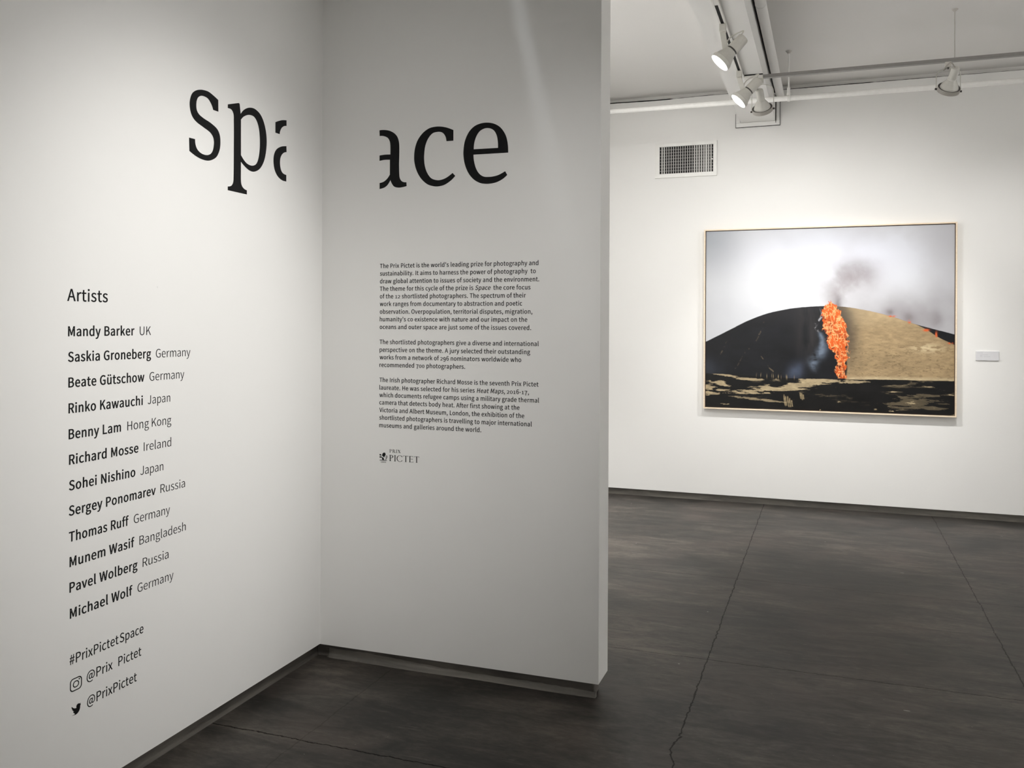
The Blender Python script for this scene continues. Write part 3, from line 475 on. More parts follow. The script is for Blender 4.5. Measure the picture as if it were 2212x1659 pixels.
TEXT = {'para': [0.311, [["The Prix Pictet is the world's leading prize for photography and", 1.084, 1.859], ['sustainability. It aims to harness the power of photography  to', 1.072, 1.8239], ['draw global attention to issues of society and the environment.', 1.088, 1.7883], ['The theme for this cycle of the prize is |Space|  the core focus', 1.048, 1.7534], ['of the 12 shortlisted photographers. The spectrum of their', 1.027, 1.7182], ['work ranges from documentary to abstraction and poetic', 1.01, 1.683], ['observation. Overpopulation, territorial disputes, migration,', 1.057, 1.6474], ["humanity's co existence with nature and our impact on the", 1.034, 1.6122], ['oceans and outer space are just some of the issues covered.', 1.052, 1.5766], ['The shortlisted photographers give a diverse and international', 1.087, 1.5069], ['perspective on the theme. A jury selected their outstanding', 1.048, 1.4709], ['works from a network of 296 nominators worldwide who', 1.007, 1.4361], ['recommended 700 photographers.', 0.741, 1.4005], ['The Irish photographer Richard Mosse is the seventh Prix Pictet', 1.087, 1.3308], ['laureate. He was selected for his series |Heat Maps|, 2016-17,', 1.043, 1.2955], ['which documents refugee camps using a military grade thermal', 1.09, 1.261], ['camera that detects body heat. After first showing at the', 1.0, 1.2265], ['Victoria and Albert Museum, London, the exhibition of the', 1.022, 1.1912], ['shortlisted photographers is travelling to major international', 1.057, 1.1563], ['museums and galleries around the world.', 0.82, 1.1206]]], 'left': [['heading', [['Artists', 2.148, 1.668, 2.315, 1.669, 'r']]], ['line', [['Mandy Barker', 2.152, 1.557, 2.436, 1.556, 'b'], ['UK', 2.461, 1.556, 2.515, 1.557, 'l']]], ['line', [['Saskia Groneberg', 2.152, 1.476, 2.516, 1.474, 'b'], ['Germany', 2.54, 1.475, 2.721, 1.475, 'l']]], ['line', [['Beate Gütschow', 2.154, 1.394, 2.484, 1.394, 'b'], ['Germany', 2.509, 1.393, 2.688, 1.393, 'l']]], ['line', [['Rinko Kawauchi', 2.155, 1.312, 2.477, 1.311, 'b'], ['Japan', 2.501, 1.311, 2.614, 1.311, 'l']]], ['line', [['Benny Lam', 2.156, 1.23, 2.376, 1.229, 'b'], ['Hong Kong', 2.405, 1.23, 2.62, 1.226, 'l']]], ['line', [['Richard Mosse', 2.158, 1.148, 2.457, 1.146, 'b'], ['Ireland', 2.483, 1.147, 2.62, 1.148, 'l']]], ['line', [['Sohei Nishino', 2.158, 1.067, 2.443, 1.064, 'b'], ['Japan', 2.467, 1.064, 2.58, 1.065, 'l']]], ['line', [['Sergey Ponomarev', 2.158, 0.985, 2.542, 0.984, 'b'], ['Russia', 2.566, 0.984, 2.695, 0.984, 'l']]], ['line', [['Thomas Ruff', 2.159, 0.901, 2.413, 0.9, 'b'], ['Germany', 2.437, 0.901, 2.615, 0.902, 'l']]], ['line', [['Munem Wasif', 2.162, 0.82, 2.44, 0.821, 'b'], ['Bangladesh', 2.464, 0.821, 2.7, 0.821, 'l']]], ['line', [['Pavel Wolberg', 2.162, 0.739, 2.455, 0.739, 'b'], ['Russia', 2.48, 0.739, 2.609, 0.739, 'l']]], ['line', [['Michael Wolf', 2.164, 0.656, 2.432, 0.656, 'b'], ['Germany', 2.456, 0.656, 2.635, 0.654, 'l']]], ['hash', [['#PrixPictet', 2.164, 0.507, 2.369, 0.507, 'r'], ['Space', 2.375, 0.507, 2.485, 0.506, 'r']]], ['h1', [['@Prix', 2.233, 0.433, 2.343, 0.429, 'r'], ['Pictet', 2.369, 0.429, 2.475, 0.427, 'r']]], ['h2', [['@PrixPictet', 2.235, 0.351, 2.454, 0.345, 'r']]]], 'big': {'s': [[[2.876, 2.481, 1], [2.877, 2.435, 1], [2.846, 2.435, 1], [2.837, 2.452, 0], [2.818, 2.47, 0], [2.798, 2.475, 0], [2.776, 2.473, 0], [2.758, 2.462, 0], [2.749, 2.442, 0], [2.75, 2.416, 0], [2.763, 2.4, 0], [2.79, 2.39, 0], [2.831, 2.381, 0], [2.869, 2.366, 0], [2.886, 2.345, 0], [2.89, 2.316, 0], [2.886, 2.287, 0], [2.869, 2.257, 0], [2.844, 2.24, 0], [2.816, 2.231, 0], [2.783, 2.23, 0], [2.748, 2.236, 0], [2.711, 2.249, 1], [2.709, 2.299, 1], [2.742, 2.3, 1], [2.745, 2.279, 0], [2.757, 2.262, 0], [2.779, 2.252, 0], [2.807, 2.251, 0], [2.83, 2.259, 0], [2.844, 2.274, 0], [2.85, 2.294, 0], [2.851, 2.313, 0], [2.845, 2.33, 0], [2.827, 2.344, 0], [2.79, 2.355, 0], [2.755, 2.365, 0], [2.731, 2.378, 0], [2.717, 2.398, 0], [2.711, 2.425, 0], [2.715, 2.45, 0], [2.726, 2.471, 0], [2.746, 2.486, 0], [2.77, 2.495, 0], [2.794, 2.499, 0], [2.82, 2.499, 0], [2.849, 2.491, 0]]], 'p': [[[2.935, 2.478, 1], [3.005, 2.5, 1], [3.01, 2.497, 1], [3.017, 2.458, 1], [3.035, 2.477, 0], [3.058, 2.491, 0], [3.083, 2.499, 0], [3.114, 2.5, 0], [3.148, 2.487, 0], [3.173, 2.46, 0], [3.19, 2.419, 0], [3.195, 2.375, 0], [3.189, 2.329, 0], [3.174, 2.288, 0], [3.147, 2.255, 0], [3.111, 2.237, 0], [3.078, 2.236, 0], [3.045, 2.248, 0], [3.02, 2.263, 1], [3.02, 2.229, 1], [3.02, 2.195, 1], [3.024, 2.17, 0], [3.039, 2.156, 0], [3.06, 2.151, 1], [3.06, 2.134, 1], [2.937, 2.134, 1], [2.937, 2.149, 1], [2.957, 2.154, 0], [2.969, 2.166, 0], [2.973, 2.182, 1], [2.974, 2.233, 0], [2.974, 2.318, 0], [2.974, 2.374, 0], [2.973, 2.425, 1], [2.971, 2.447, 0], [2.958, 2.462, 0], [2.935, 2.463, 1]], [[3.019, 2.435, 1], [3.035, 2.45, 0], [3.058, 2.462, 0], [3.081, 2.468, 0], [3.107, 2.466, 0], [3.127, 2.45, 0], [3.141, 2.421, 0], [3.147, 2.381, 0], [3.146, 2.336, 0], [3.137, 2.295, 0], [3.121, 2.27, 0], [3.094, 2.259, 0], [3.064, 2.261, 0], [3.041, 2.272, 0], [3.02, 2.29, 1]]], 'a1': [[[3.258, 2.477, 1], [3.284, 2.488, 0], [3.31, 2.497, 0], [3.341, 2.503, 1], [3.341, 2.478, 1], [3.322, 2.473, 0], [3.305, 2.462, 0], [3.294, 2.447, 0], [3.289, 2.431, 1], [3.258, 2.431, 1]], [[3.341, 2.388, 1], [3.342, 2.362, 1], [3.321, 2.355, 0], [3.304, 2.341, 0], [3.295, 2.324, 0], [3.293, 2.303, 0], [3.299, 2.279, 0], [3.314, 2.264, 0], [3.341, 2.26, 1], [3.341, 2.231, 1], [3.307, 2.232, 0], [3.275, 2.245, 0], [3.253, 2.27, 0], [3.245, 2.303, 0], [3.249, 2.334, 0], [3.267, 2.36, 0], [3.3, 2.378, 0]]], 'a2': [[[0.305, 2.499, 1], [0.327, 2.499, 0], [0.355, 2.494, 0], [0.379, 2.482, 0], [0.396, 2.465, 0], [0.405, 2.443, 0], [0.408, 2.417, 0], [0.408, 2.38, 0], [0.407, 2.337, 0], [0.408, 2.294, 0], [0.411, 2.272, 0], [0.42, 2.258, 0], [0.432, 2.252, 0], [0.445, 2.251, 1], [0.446, 2.233, 1], [0.425, 2.229, 0], [0.404, 2.228, 0], [0.384, 2.233, 0], [0.372, 2.246, 0], [0.363, 2.265, 1], [0.349, 2.244, 0], [0.332, 2.232, 0], [0.307, 2.226, 1], [0.307, 2.254, 1], [0.328, 2.259, 0], [0.346, 2.272, 0], [0.36, 2.29, 1], [0.36, 2.359, 1], [0.333, 2.36, 0], [0.306, 2.357, 1], [0.306, 2.382, 1], [0.335, 2.384, 0], [0.362, 2.383, 1], [0.362, 2.42, 0], [0.359, 2.443, 0], [0.349, 2.46, 0], [0.332, 2.469, 0], [0.317, 2.472, 0], [0.306, 2.472, 1]]], 'c': [[[0.679, 2.474, 1], [0.679, 2.426, 1], [0.645, 2.426, 1], [0.641, 2.445, 0], [0.631, 2.461, 0], [0.618, 2.469, 0], [0.601, 2.471, 0], [0.576, 2.466, 0], [0.554, 2.444, 0], [0.54, 2.412, 0], [0.535, 2.378, 0], [0.534, 2.354, 0], [0.538, 2.32, 0], [0.55, 2.288, 0], [0.57, 2.263, 0], [0.596, 2.253, 0], [0.62, 2.253, 0], [0.647, 2.262, 0], [0.676, 2.281, 1], [0.689, 2.267, 1], [0.667, 2.247, 0], [0.637, 2.23, 0], [0.607, 2.224, 0], [0.581, 2.226, 0], [0.55, 2.237, 0], [0.52, 2.263, 0], [0.498, 2.298, 0], [0.486, 2.337, 0], [0.484, 2.369, 0], [0.488, 2.403, 0], [0.501, 2.439, 0], [0.526, 2.47, 0], [0.556, 2.489, 0], [0.586, 2.495, 0], [0.616, 2.494, 0], [0.647, 2.487, 0]]], 'e': [[[0.942, 2.356, 1], [0.777, 2.357, 1], [0.78, 2.327, 0], [0.79, 2.294, 0], [0.806, 2.27, 0], [0.826, 2.257, 0], [0.848, 2.254, 0], [0.873, 2.255, 0], [0.899, 2.261, 0], [0.928, 2.275, 1], [0.938, 2.258, 1], [0.916, 2.241, 0], [0.889, 2.229, 0], [0.861, 2.224, 0], [0.835, 2.224, 0], [0.807, 2.23, 0], [0.777, 2.248, 0], [0.752, 2.278, 0], [0.736, 2.315, 0], [0.729, 2.351, 0], [0.729, 2.384, 0], [0.736, 2.423, 0], [0.754, 2.459, 0], [0.78, 2.483, 0], [0.812, 2.494, 0], [0.845, 2.495, 0], [0.875, 2.488, 0], [0.901, 2.473, 0], [0.92, 2.451, 0], [0.933, 2.425, 0], [0.94, 2.392, 0]], [[0.778, 2.381, 1], [0.781, 2.411, 0], [0.791, 2.439, 0], [0.806, 2.459, 0], [0.825, 2.469, 0], [0.843, 2.471, 0], [0.861, 2.467, 0], [0.877, 2.455, 0], [0.888, 2.434, 0], [0.893, 2.407, 0], [0.894, 2.38, 1]]]}, 'lion': [[[0.326, 0.99, 1], [0.327, 0.994, 0], [0.329, 0.999, 0], [0.333, 1.003, 0], [0.339, 1.004, 0], [0.343, 1.002, 0], [0.344, 0.997, 0], [0.345, 0.994, 0], [0.342, 0.99, 0], [0.34, 0.987, 0], [0.337, 0.982, 0], [0.332, 0.985, 0]], [[0.313, 0.993, 1], [0.314, 0.996, 0], [0.319, 0.996, 0], [0.322, 0.993, 0], [0.324, 0.989, 1], [0.319, 0.99, 0], [0.315, 0.989, 0]], [[0.313, 0.982, 1], [0.314, 0.985, 0], [0.322, 0.985, 0], [0.326, 0.983, 0], [0.332, 0.98, 0], [0.336, 0.98, 1], [0.335, 0.974, 0], [0.339, 0.971, 1], [0.327, 0.969, 1], [0.327, 0.974, 0], [0.325, 0.978, 0], [0.322, 0.981, 0], [0.316, 0.979, 0]], [[0.313, 0.969, 1], [0.329, 0.97, 0], [0.352, 0.969, 1], [0.351, 0.967, 1], [0.336, 0.967, 0], [0.314, 0.967, 1]], [[0.344, 0.97, 1], [0.346, 0.979, 0], [0.345, 0.986, 0], [0.349, 0.991, 0], [0.352, 0.99, 0], [0.354, 0.985, 0], [0.352, 0.98, 0], [0.35, 0.977, 1], [0.35, 0.981, 0], [0.352, 0.986, 0], [0.349, 0.988, 0], [0.347, 0.986, 0], [0.349, 0.979, 0], [0.347, 0.971, 1]]], 'bird': [[[2.173, 0.371, 1], [2.182, 0.363, 0], [2.192, 0.36, 1], [2.192, 0.367, 0], [2.196, 0.371, 0], [2.202, 0.371, 0], [2.206, 0.369, 1], [2.21, 0.37, 1], [2.207, 0.366, 1], [2.21, 0.365, 1], [2.207, 0.362, 0], [2.206, 0.354, 0], [2.201, 0.345, 0], [2.19, 0.34, 0], [2.174, 0.342, 1], [2.184, 0.342, 0], [2.186, 0.344, 1], [2.18, 0.35, 0], [2.178, 0.353, 1], [2.183, 0.352, 1], [2.176, 0.359, 0], [2.174, 0.363, 1], [2.178, 0.36, 1], [2.173, 0.366, 0]]]}
US = 1 / 1003.0      # glyph units: cap height 1028 -> about 1.0 below
CAP = 1028.0


def flat_spline(sp, n=5):
    out = []
    N = len(sp)
    for i in range(N):
        a, b = sp[i], sp[(i + 1) % N]
        p0, p1, p2, p3 = (Vector((a[2], a[3])), Vector((a[4], a[5])), Vector((b[0], b[1])), Vector((b[2], b[3])))
        ch = p3 - p0
        if ch.length < 1e-6: continue
        d = ch.normalized()
        straight = abs((p1 - p0).cross(d)) < 2 and abs((p2 - p0).cross(d)) < 2
        for k in range(1 if straight else n):
            t = k / n
            out.append(p0 * (1 - t) ** 3 + 3 * p1 * t * (1 - t) ** 2 + 3 * p2 * t * t * (1 - t) + p3 * t ** 3)
    # drop doubles
    res = []
    for p in out:
        if not res or (p - res[-1]).length > 0.5: res.append(p)
    if len(res) > 2 and (res[0] - res[-1]).length < 0.5: res.pop()
    return res


def area(pl):
    return sum(a.x * b.y - b.x * a.y for a, b in zip(pl, pl[1:] + pl[:1])) / 2


def fatten(pl, dx, dy, sgn):
    """move an outline outwards along its normals; sgn = +1 when the ink lies on the left"""
    if not dx and not dy: return pl
    N = len(pl)
    out = []
    for i in range(N):
        p, q, r = pl[i - 1], pl[i], pl[(i + 1) % N]
        e1 = (q - p).normalized(); e2 = (r - q).normalized()
        n1 = Vector((e1.y, -e1.x)) * sgn; n2 = Vector((e2.y, -e2.x)) * sgn
        hollow = e1.cross(e2) * sgn < 0
        m = n1 + n2
        lim = 9.0 if hollow else 1.5
        if m.length < 0.02:
            m = (e2 if hollow else e1) * lim
        else:
            m = m.normalized() * min(lim, 2.0 / m.length)
        out.append(Vector((q.x + m.x * dx, q.y + m.y * dy)))
    return out


GCACHE = {}


def glyph(ch, dx, dy):
    key = (ch, dx, dy)
    if key in GCACHE: return GCACHE[key]
    adv, sp = GLYPHS[ch]
    pls = [flat_spline(s) for s in sp]
    pls = [p for p in pls if len(p) > 2]
    sgn = 1.0
    if pls:
        big = max(pls, key=lambda p: abs(area(p)))
        sgn = 1.0 if area(big) > 0 else -1.0
    GCACHE[key] = (adv + 2 * dx, [[v + Vector((dx, 0)) for v in fatten(p, dx, dy, sgn)] for p in pls])
    return GCACHE[key]


TCACHE = {}


def glyph_tris(ch, dx, dy):
    """triangles of one letter, everything the outlines wind round being ink"""
    key = (ch, dx, dy)
    if key in TCACHE: return TCACHE[key]
    adv, pls = glyph(ch, dx, dy)
    if not pls:
        TCACHE[key] = (adv, [], [])
        return TCACHE[key]
    vs, loops = [], []
    for p in pls:
        loops.append(list(range(len(vs), len(vs) + len(p))))
        vs += [Vector(v) for v in p]
    V, E, F = delaunay_2d_cdt(vs, [], loops, 2, 1e-4)[:3]
    keep = []
    for f in F:
        c = sum((V[i] for i in f), Vector((0, 0))) / len(f)
        wn = 0
        for p in pls:
            for q, r in zip(p, p[1:] + p[:1]):
                if (q.y <= c.y) != (r.y <= c.y) and q.x + (c.y - q.y) / (r.y - q.y) * (r.x - q.x) > c.x:
                    wn += 1 if r.y > q.y else -1
        if wn: keep.append(list(f))
    TCACHE[key] = (adv, [Vector(v) for v in V], keep)
    return TCACHE[key]


OLDSTYLE = {'0': (0.72, 0), '1': (0.72, 0), '2': (0.72, 0), '3': (1, -0.24), '4': (1, -0.24), '5': (1, -0.24), '7': (1, -0.24), '9': (1, -0.24), '6': (1, 0), '8': (1, 0)}


def layout(text, dx, dy, tracking=0.0, slant=0.0, oldstyle=True):
    """vertices and triangles of one line in glyph units, and its inked left and right ends; |...| marks italics"""
    x = 0.0
    V, F = [], []
    it = False
    for ch in text:
        if ch == '|':
            it = not it
            continue
        adv, vs, fs = glyph_tris(ch, dx, dy)
        sy, oy = OLDSTYLE.get(ch, (1, 0)) if oldstyle else (1, 0)
        sl = 0.2 if it else slant
        b = len(V)
        V += [Vector((x + v.x + sl * v.y, v.y * sy + oy * CAP)) for v in vs]
        F += [[b + i for i in f] for f in fs]
        x += adv + tracking
    used = {i for f in F for i in f}
    xs = [V[i].x for i in used]
    return V, F, min(xs), max(xs)


def thicken(me, thick):
    bm = bmesh.new(); bm.from_mesh(me)
    bmesh.ops.delete(bm, geom=[v for v in bm.verts if not v.link_faces], context='VERTS')
    r = bmesh.ops.extrude_face_region(bm, geom=list(bm.faces))
    for v in r['geom']:
        if isinstance(v, bmesh.types.BMVert): v.co.z += thick
    bmesh.ops.recalc_face_normals(bm, faces=bm.faces)
    bm.to_mesh(me); bm.free()
    return me


def ink_mesh(name, polys, thick):
    """flat vinyl: outlines filled (even-odd) and given a hair of thickness"""
    cu = bpy.data.curves.new(name, 'CURVE')
    cu.dimensions = '2D'
    cu.fill_mode = 'FRONT'
    for p in polys:
        s = cu.splines.new('POLY')
        s.points.add(len(p) - 1)
        for q, v in zip(s.points, p): q.co = (v[0], v[1], 0, 1)
        s.use_cyclic_u = True
    tmp = bpy.data.objects.new('tmp', cu)
    COL.objects.link(tmp)
    dg = bpy.context.evaluated_depsgraph_get()
    me = bpy.data.meshes.new_from_object(tmp.evaluated_get(dg))
    bpy.data.objects.remove(tmp)
    bpy.data.curves.remove(cu)
    thicken(me, thick)
    me.name = name
    return me


VIN = 0.0005


def place_text(name, segs, cap, mat, loc, rot, parent=None):
    """segs: (text, x0, x1, baseline, weight); each is fitted between its measured ends on the wall"""
    V, F = [], []
    for text, x0, x1, z, w in segs:
        dx, dy, tr, slant, old = WEIGHT[w]
        vs, fs, a, b = layout(text, dx, dy, tr, slant, old)
        sx = (x1 - x0) / (b - a); sy = cap / CAP
        n0 = len(V)
        V += [(x0 + (v.x - a) * sx, z + v.y * sy, 0) for v in vs]
        F += [[n0 + i for i in f] for f in fs]
    me = bpy.data.meshes.new(name)
    me.from_pydata(V, [], F)
    o = obj(name, thicken(me, VIN), mat)
    M = Matrix.Translation(loc) @ Euler(rot).to_matrix().to_4x4()
    if parent:
        o.parent = parent
        o.matrix_parent_inverse = Matrix.Identity(4)
        o.matrix_basis = parent.matrix_world.inverted() @ M
    else:
        o.matrix_world = M
    return o


# weight: outward growth of stems and bars, tracking, slant, old-style figures
WEIGHT = {'h': (17, 12, 8, 0, True), 'b': (34, 19, 4, 0, True), 'r': (9, 7, 10, 0, True), 'l': (-9, -9, 14, 0, True), 'p': (21, 14, 16, 0, True)}
LROT = (PI / 2, 0, PI / 2)     # lettering on the left wall: local x runs along +y, local y up
PROT = (PI / 2, 0, 0)          # lettering on the partition: local x runs along +x
LLOC = (VIN * 0.2, 0, 0)
PLOC = (0, P0 - VIN * 0.2, 0)

LINES = [s for k, s in TEXT['left'] if k == 'line']
ORD = ['first', 'second', 'third', 'fourth', 'fifth', 'sixth', 'seventh', 'eighth', 'ninth', 'tenth', 'eleventh', 'twelfth']
hd = [s for k, s in TEXT['left'] if k == 'heading'][0]
o = place_text('heading_lettering', [(q[0], q[1], q[3], (q[2] + q[4]) / 2, 'h') for q in hd], 0.0385, M_VINYL, LLOC, LROT)
tag(o, 'black vinyl heading that reads Artists, above the list of names on the left wall', 'lettering')
for i, s in enumerate(LINES):
    z = sum(q[2] + q[4] for q in s) / (2 * len(s))
    root = empty('name_line', (0, s[0][1], z))
    tag(root, 'black vinyl name line, %s below the Artists heading, ending in a light %s' % (ORD[i], s[1][0]), 'lettering', 'artist name lines on the left wall')
    place_text('name_lettering', [(s[0][0], s[0][1], s[0][3], z, 'b')], 0.031, M_VINYL, LLOC, LROT, root)['label'] = 'bold black name'
    place_text('country_lettering', [(s[1][0], s[1][1], s[1][3], z, 'l')], 0.031, M_VINYL, LLOC, LROT, root)['label'] = 'thin light country name'
hs = {k: s for k, s in TEXT['left']}
o = place_text('hashtag_lettering', [(q[0], q[1], q[3], 0.507, 'r') for q in hs['hash']], 0.031, M_VINYL, LLOC, LROT)
tag(o, 'thin black vinyl hashtag line below the list of names on the left wall', 'lettering')
o = empty('handle_lettering', (0, hs['h1'][0][1], 0.430))
for q in hs['h1']: place_text('handle_word', [(q[0], q[1], q[3], 0.430, 'r')], 0.031, M_VINYL, LLOC, LROT, o)
tag(o, 'thin black vinyl handle with a wide gap, beside the camera icon on the left wall', 'lettering', 'social media handles')
o = place_text('handle_lettering', [(q[0], q[1], q[3], 0.348, 'r') for q in hs['h2']], 0.031, M_VINYL, LLOC, LROT)
tag(o, 'thin black vinyl handle in one word, beside the bird icon on the left wall', 'lettering', 'social media handles')


def smooth_outline(pts, n=6):
    """closed outline: corners (flag 1) stay sharp, the rest is a Catmull-Rom curve"""
    N = len(pts)
    out = []
    for i in range(N):
        p1, p2 = pts[i], pts[(i + 1) % N]
        p0 = pts[i - 1] if not p1[2] else None
        p3 = pts[(i + 2) % N] if not p2[2] else None
        v1, v2 = Vector(p1[:2]), Vector(p2[:2])
        out.append(v1)
        if p1[2] and p2[2]: continue
        m1 = (v2 - Vector(p0[:2])) * 0.5 if p0 else None
        m2 = (Vector(p3[:2]) - v1) * 0.5 if p3 else None
        L = (v2 - v1).length
        for m, q in ((m1, 1), (m2, 2)):
            if m is not None and m.length > 1e-9:
                mm = m.normalized() * min(m.length, L * 1.1)
                if q == 1: m1 = mm
                else: m2 = mm
        if m1 is None: m1 = 1.5 * (v2 - v1) - 0.5 * m2
        if m2 is None: m2 = 1.5 * (v2 - v1) - 0.5 * m1
        for k in range(1, n):
            t = k / n
            out.append(v1 * (2 * t ** 3 - 3 * t * t + 1) + m1 * (t ** 3 - 2 * t * t + t) + v2 * (-2 * t ** 3 + 3 * t * t) + m2 * (t ** 3 - t * t))
    return out


def outline_obj(name, outlines, mat, loc, rot, n=6, parent=None):
    o = obj(name, ink_mesh(name, [smooth_outline(p, n) for p in outlines], VIN), mat)
    M = Matrix.Translation(loc) @ Euler(rot).to_matrix().to_4x4()
    if parent:
        o.parent = parent
        o.matrix_basis = parent.matrix_world.inverted() @ M
    else:
        o.matrix_world = M
    return o


BIGL = {'s': 'huge black serif letter s, leftmost of the big title on the left wall',
        'p': 'huge black serif letter p between the s and the cut letter on the left wall',
        'a1': 'huge black left half of a cut letter a, nearest the corner on the left wall',
        'a2': 'huge black right half of a cut letter a, first on the middle wall',
        'c': 'huge black serif letter c in the middle of the title on the middle wall',
        'e': 'huge black serif letter e, last of the title on the middle wall'}
for k, ol in TEXT['big'].items():
    left = k in ('s', 'p', 'a1')
    o = outline_obj('title_letter', ol, M_VINYL, LLOC if left else PLOC, LROT if left else PROT, 8)
    tag(o, BIGL[k], 'letter', 'big title letters')

xs, rows = TEXT['para']
for a, b, lab in ((0, 9, 'long black text paragraph of nine lines, topmost on the middle wall'),
                  (9, 13, 'short black text paragraph of four lines, the middle one on the middle wall'),
                  (13, 20, 'black text paragraph of seven lines, just above the crest on the middle wall')):
    root = empty('text_paragraph', (xs, P0, rows[b - 1][2]))
    tag(root, lab, 'lettering', 'text paragraphs on the middle wall')
    for t_, xr, z in rows[a:b]:
        place_text('text_line', [(t_, xs, xr, z, 'p')], 0.0196, M_VINYL, PLOC, PROT, root)


# icons and the crest
def ring_outline(cx, cz, w, h, r, n=8):
    out = []
    for sx, sz, a0 in ((1, 1, 0), (-1, 1, PI / 2), (-1, -1, PI), (1, -1, 3 * PI / 2)):
        for k in range(n + 1):
            a = a0 + PI / 2 * k / n
            out.append(Vector((cx + sx * (w / 2 - r) + r * math.cos(a), cz + sz * (h / 2 - r) + r * math.sin(a))))
    return out


cx, cz = 2.1895, 0.4385
pl = [ring_outline(cx, cz, 0.0475, 0.0415, 0.0125), ring_outline(cx, cz, 0.0410, 0.0352, 0.0100)[::-1],
      ring_outline(cx, cz, 0.0245, 0.0215, 0.0107, 10), ring_outline(cx, cz, 0.0180, 0.0153, 0.0076, 10)[::-1],
      ring_outline(cx + 0.0133, cz + 0.0118, 0.0052, 0.0046, 0.0023, 4)]
o = obj('camera_icon', ink_mesh('camera_icon', pl, VIN), M_VINYL)
o.matrix_world = Matrix.Translation(LLOC) @ Euler(LROT).to_matrix().to_4x4()
tag(o, 'small black outlined camera icon with rounded corners, low on the left wall', 'icon')
o = outline_obj('bird_icon', TEXT['bird'], M_VINYL, LLOC, LROT, 6)
tag(o, 'small solid black bird icon, lowest mark on the left wall', 'icon')

root = empty('crest_logo', (0.311, P0, 0.957))
tag(root, 'small black lion crest with two serif words, below the text on the middle wall', 'logo')
o = outline_obj('lion_emblem', TEXT['lion'], M_VINYL, PLOC, PROT, 6, root)


def serif(ch):
    """capital letters of the wordmark as outline polygons, cap height 1"""
    w, s, b = 0.13, 0.07, 0.045      # stem half-width*2, serif overhang, bar thickness

    def rect(x0, y0, x1, y1): return [Vector((x0, y0)), Vector((x1, y0)), Vector((x1, y1)), Vector((x0, y1))]

    def stem(x, top=True): return [rect(x, 0, x + w, 1)] + [rect(x - s, 0, x, b), rect(x + w, 0, x + w + s, b)] + ([rect(x - s, 1 - b, x, 1), rect(x + w, 1 - b, x + w + s, 1)] if top else [])

    def bow(cx, cy, rx, ry, a0, a1, tx, ty, n=14):
        o_ = [Vector((cx + rx * math.cos(a0 + (a1 - a0) * k / n), cy + ry * math.sin(a0 + (a1 - a0) * k / n))) for k in range(n + 1)]
        i_ = [Vector((cx + (rx - tx) * math.cos(a0 + (a1 - a0) * k / n), cy + (ry - ty) * math.sin(a0 + (a1 - a0) * k / n))) for k in range(n + 1)]
        return [o_ + i_[::-1]]
    if ch == 'I': return stem(s), w + 2 * s
    if ch == 'P': return stem(s) + bow(s + w, 0.74, 0.42, 0.26, -PI / 2, PI / 2, 0.13, b), s + w + 0.42
    if ch == 'R': return stem(s) + bow(s + w, 0.75, 0.38, 0.25, -PI / 2, PI / 2, 0.13, b) + [[Vector((s + w + 0.1, 0.5)), Vector((s + w + 0.25, 0.5)), Vector((s + w + 0.56, 0)), Vector((s + w + 0.38, 0))]], s + w + 0.56
    if ch == 'X': return [[Vector((0.02, 1)), Vector((0.2, 1)), Vector((0.72, 0)), Vector((0.54, 0))], [Vector((0.56, 1)), Vector((0.64, 1)), Vector((0.395, 0.55)), Vector((0.36, 0.62))], [Vector((0.06, 0)), Vector((0.14, 0)), Vector((0.36, 0.40)), Vector((0.325, 0.46))]], 0.74
    if ch == 'T':
        return [rect(0.32, 0, 0.32 + w, 1 - b), rect(0.25, 0, 0.32, b), rect(0.45, 0, 0.52, b), rect(0, 1 - b, 0.77, 1), rect(0, 0.84, 0.035, 1 - b), rect(0.735, 0.84, 0.77, 1 - b)], 0.77
    if ch == 'E':
        return stem(s) + [rect(s + w + s, 1 - b, 0.62, 1), rect(0.585, 0.85, 0.62, 1 - b), rect(s + w, 0.49, 0.55, 0.49 + b), rect(0.515, 0.42, 0.55, 0.49), rect(0.515, 0.49 + b, 0.55, 0.61), rect(s + w + s, 0, 0.66, b), rect(0.625, b, 0.66, 0.17)], 0.66
    if ch == 'C': return bow(0.5, 0.5, 0.5, 0.52, 0.7, 2 * PI - 0.7, 0.12, 0.05, 26) + [rect(0.845, 0.72, 0.885, 0.92), rect(0.845, 0.1, 0.885, 0.26)], 0.9


def wordmark(name, word, x0, x1, z, cap, gap, mat):
    polys = []
    x = 0
    for ch in word:
        p, adv = serif(ch)
        polys += [[Vector((x + v.x, v.y)) for v in q] for q in p]
        x += adv + gap
    x -= gap
    sx = (x1 - x0) / x
    me = bpy.data.meshes.new(name)
    bm = bmesh.new()
    for i, q in enumerate(polys):
        m2 = ink_mesh(name, [[Vector((x0 + v.x * sx, z + v.y * cap)) for v in q]], VIN)
        bm.from_mesh(m2)
        bpy.data.meshes.remove(m2)
    o = obj(name, bm, mat)
    o.parent = root
    o.matrix_basis = root.matrix_world.inverted() @ Matrix.Translation(PLOC) @ Euler(PROT).to_matrix().to_4x4()
    return o


wordmark('small_word', 'PRIX', 0.3645, 0.4215, 1.0055, 0.0155, 0.16, M_GREYVINYL)['label'] = 'small grey upper word'
wordmark('large_word', 'PICTET', 0.364, 0.516, 0.9665, 0.0285, 0.14, M_VINYL)['label'] = 'larger black lower word'
place_text('founding_year', [('1805', 0.320, 0.347, 0.957, 'y')], 0.0062, M_GREYVINYL, PLOC, PROT, root) if WEIGHT.setdefault('y', (14, 8, 30, 0, False)) else None

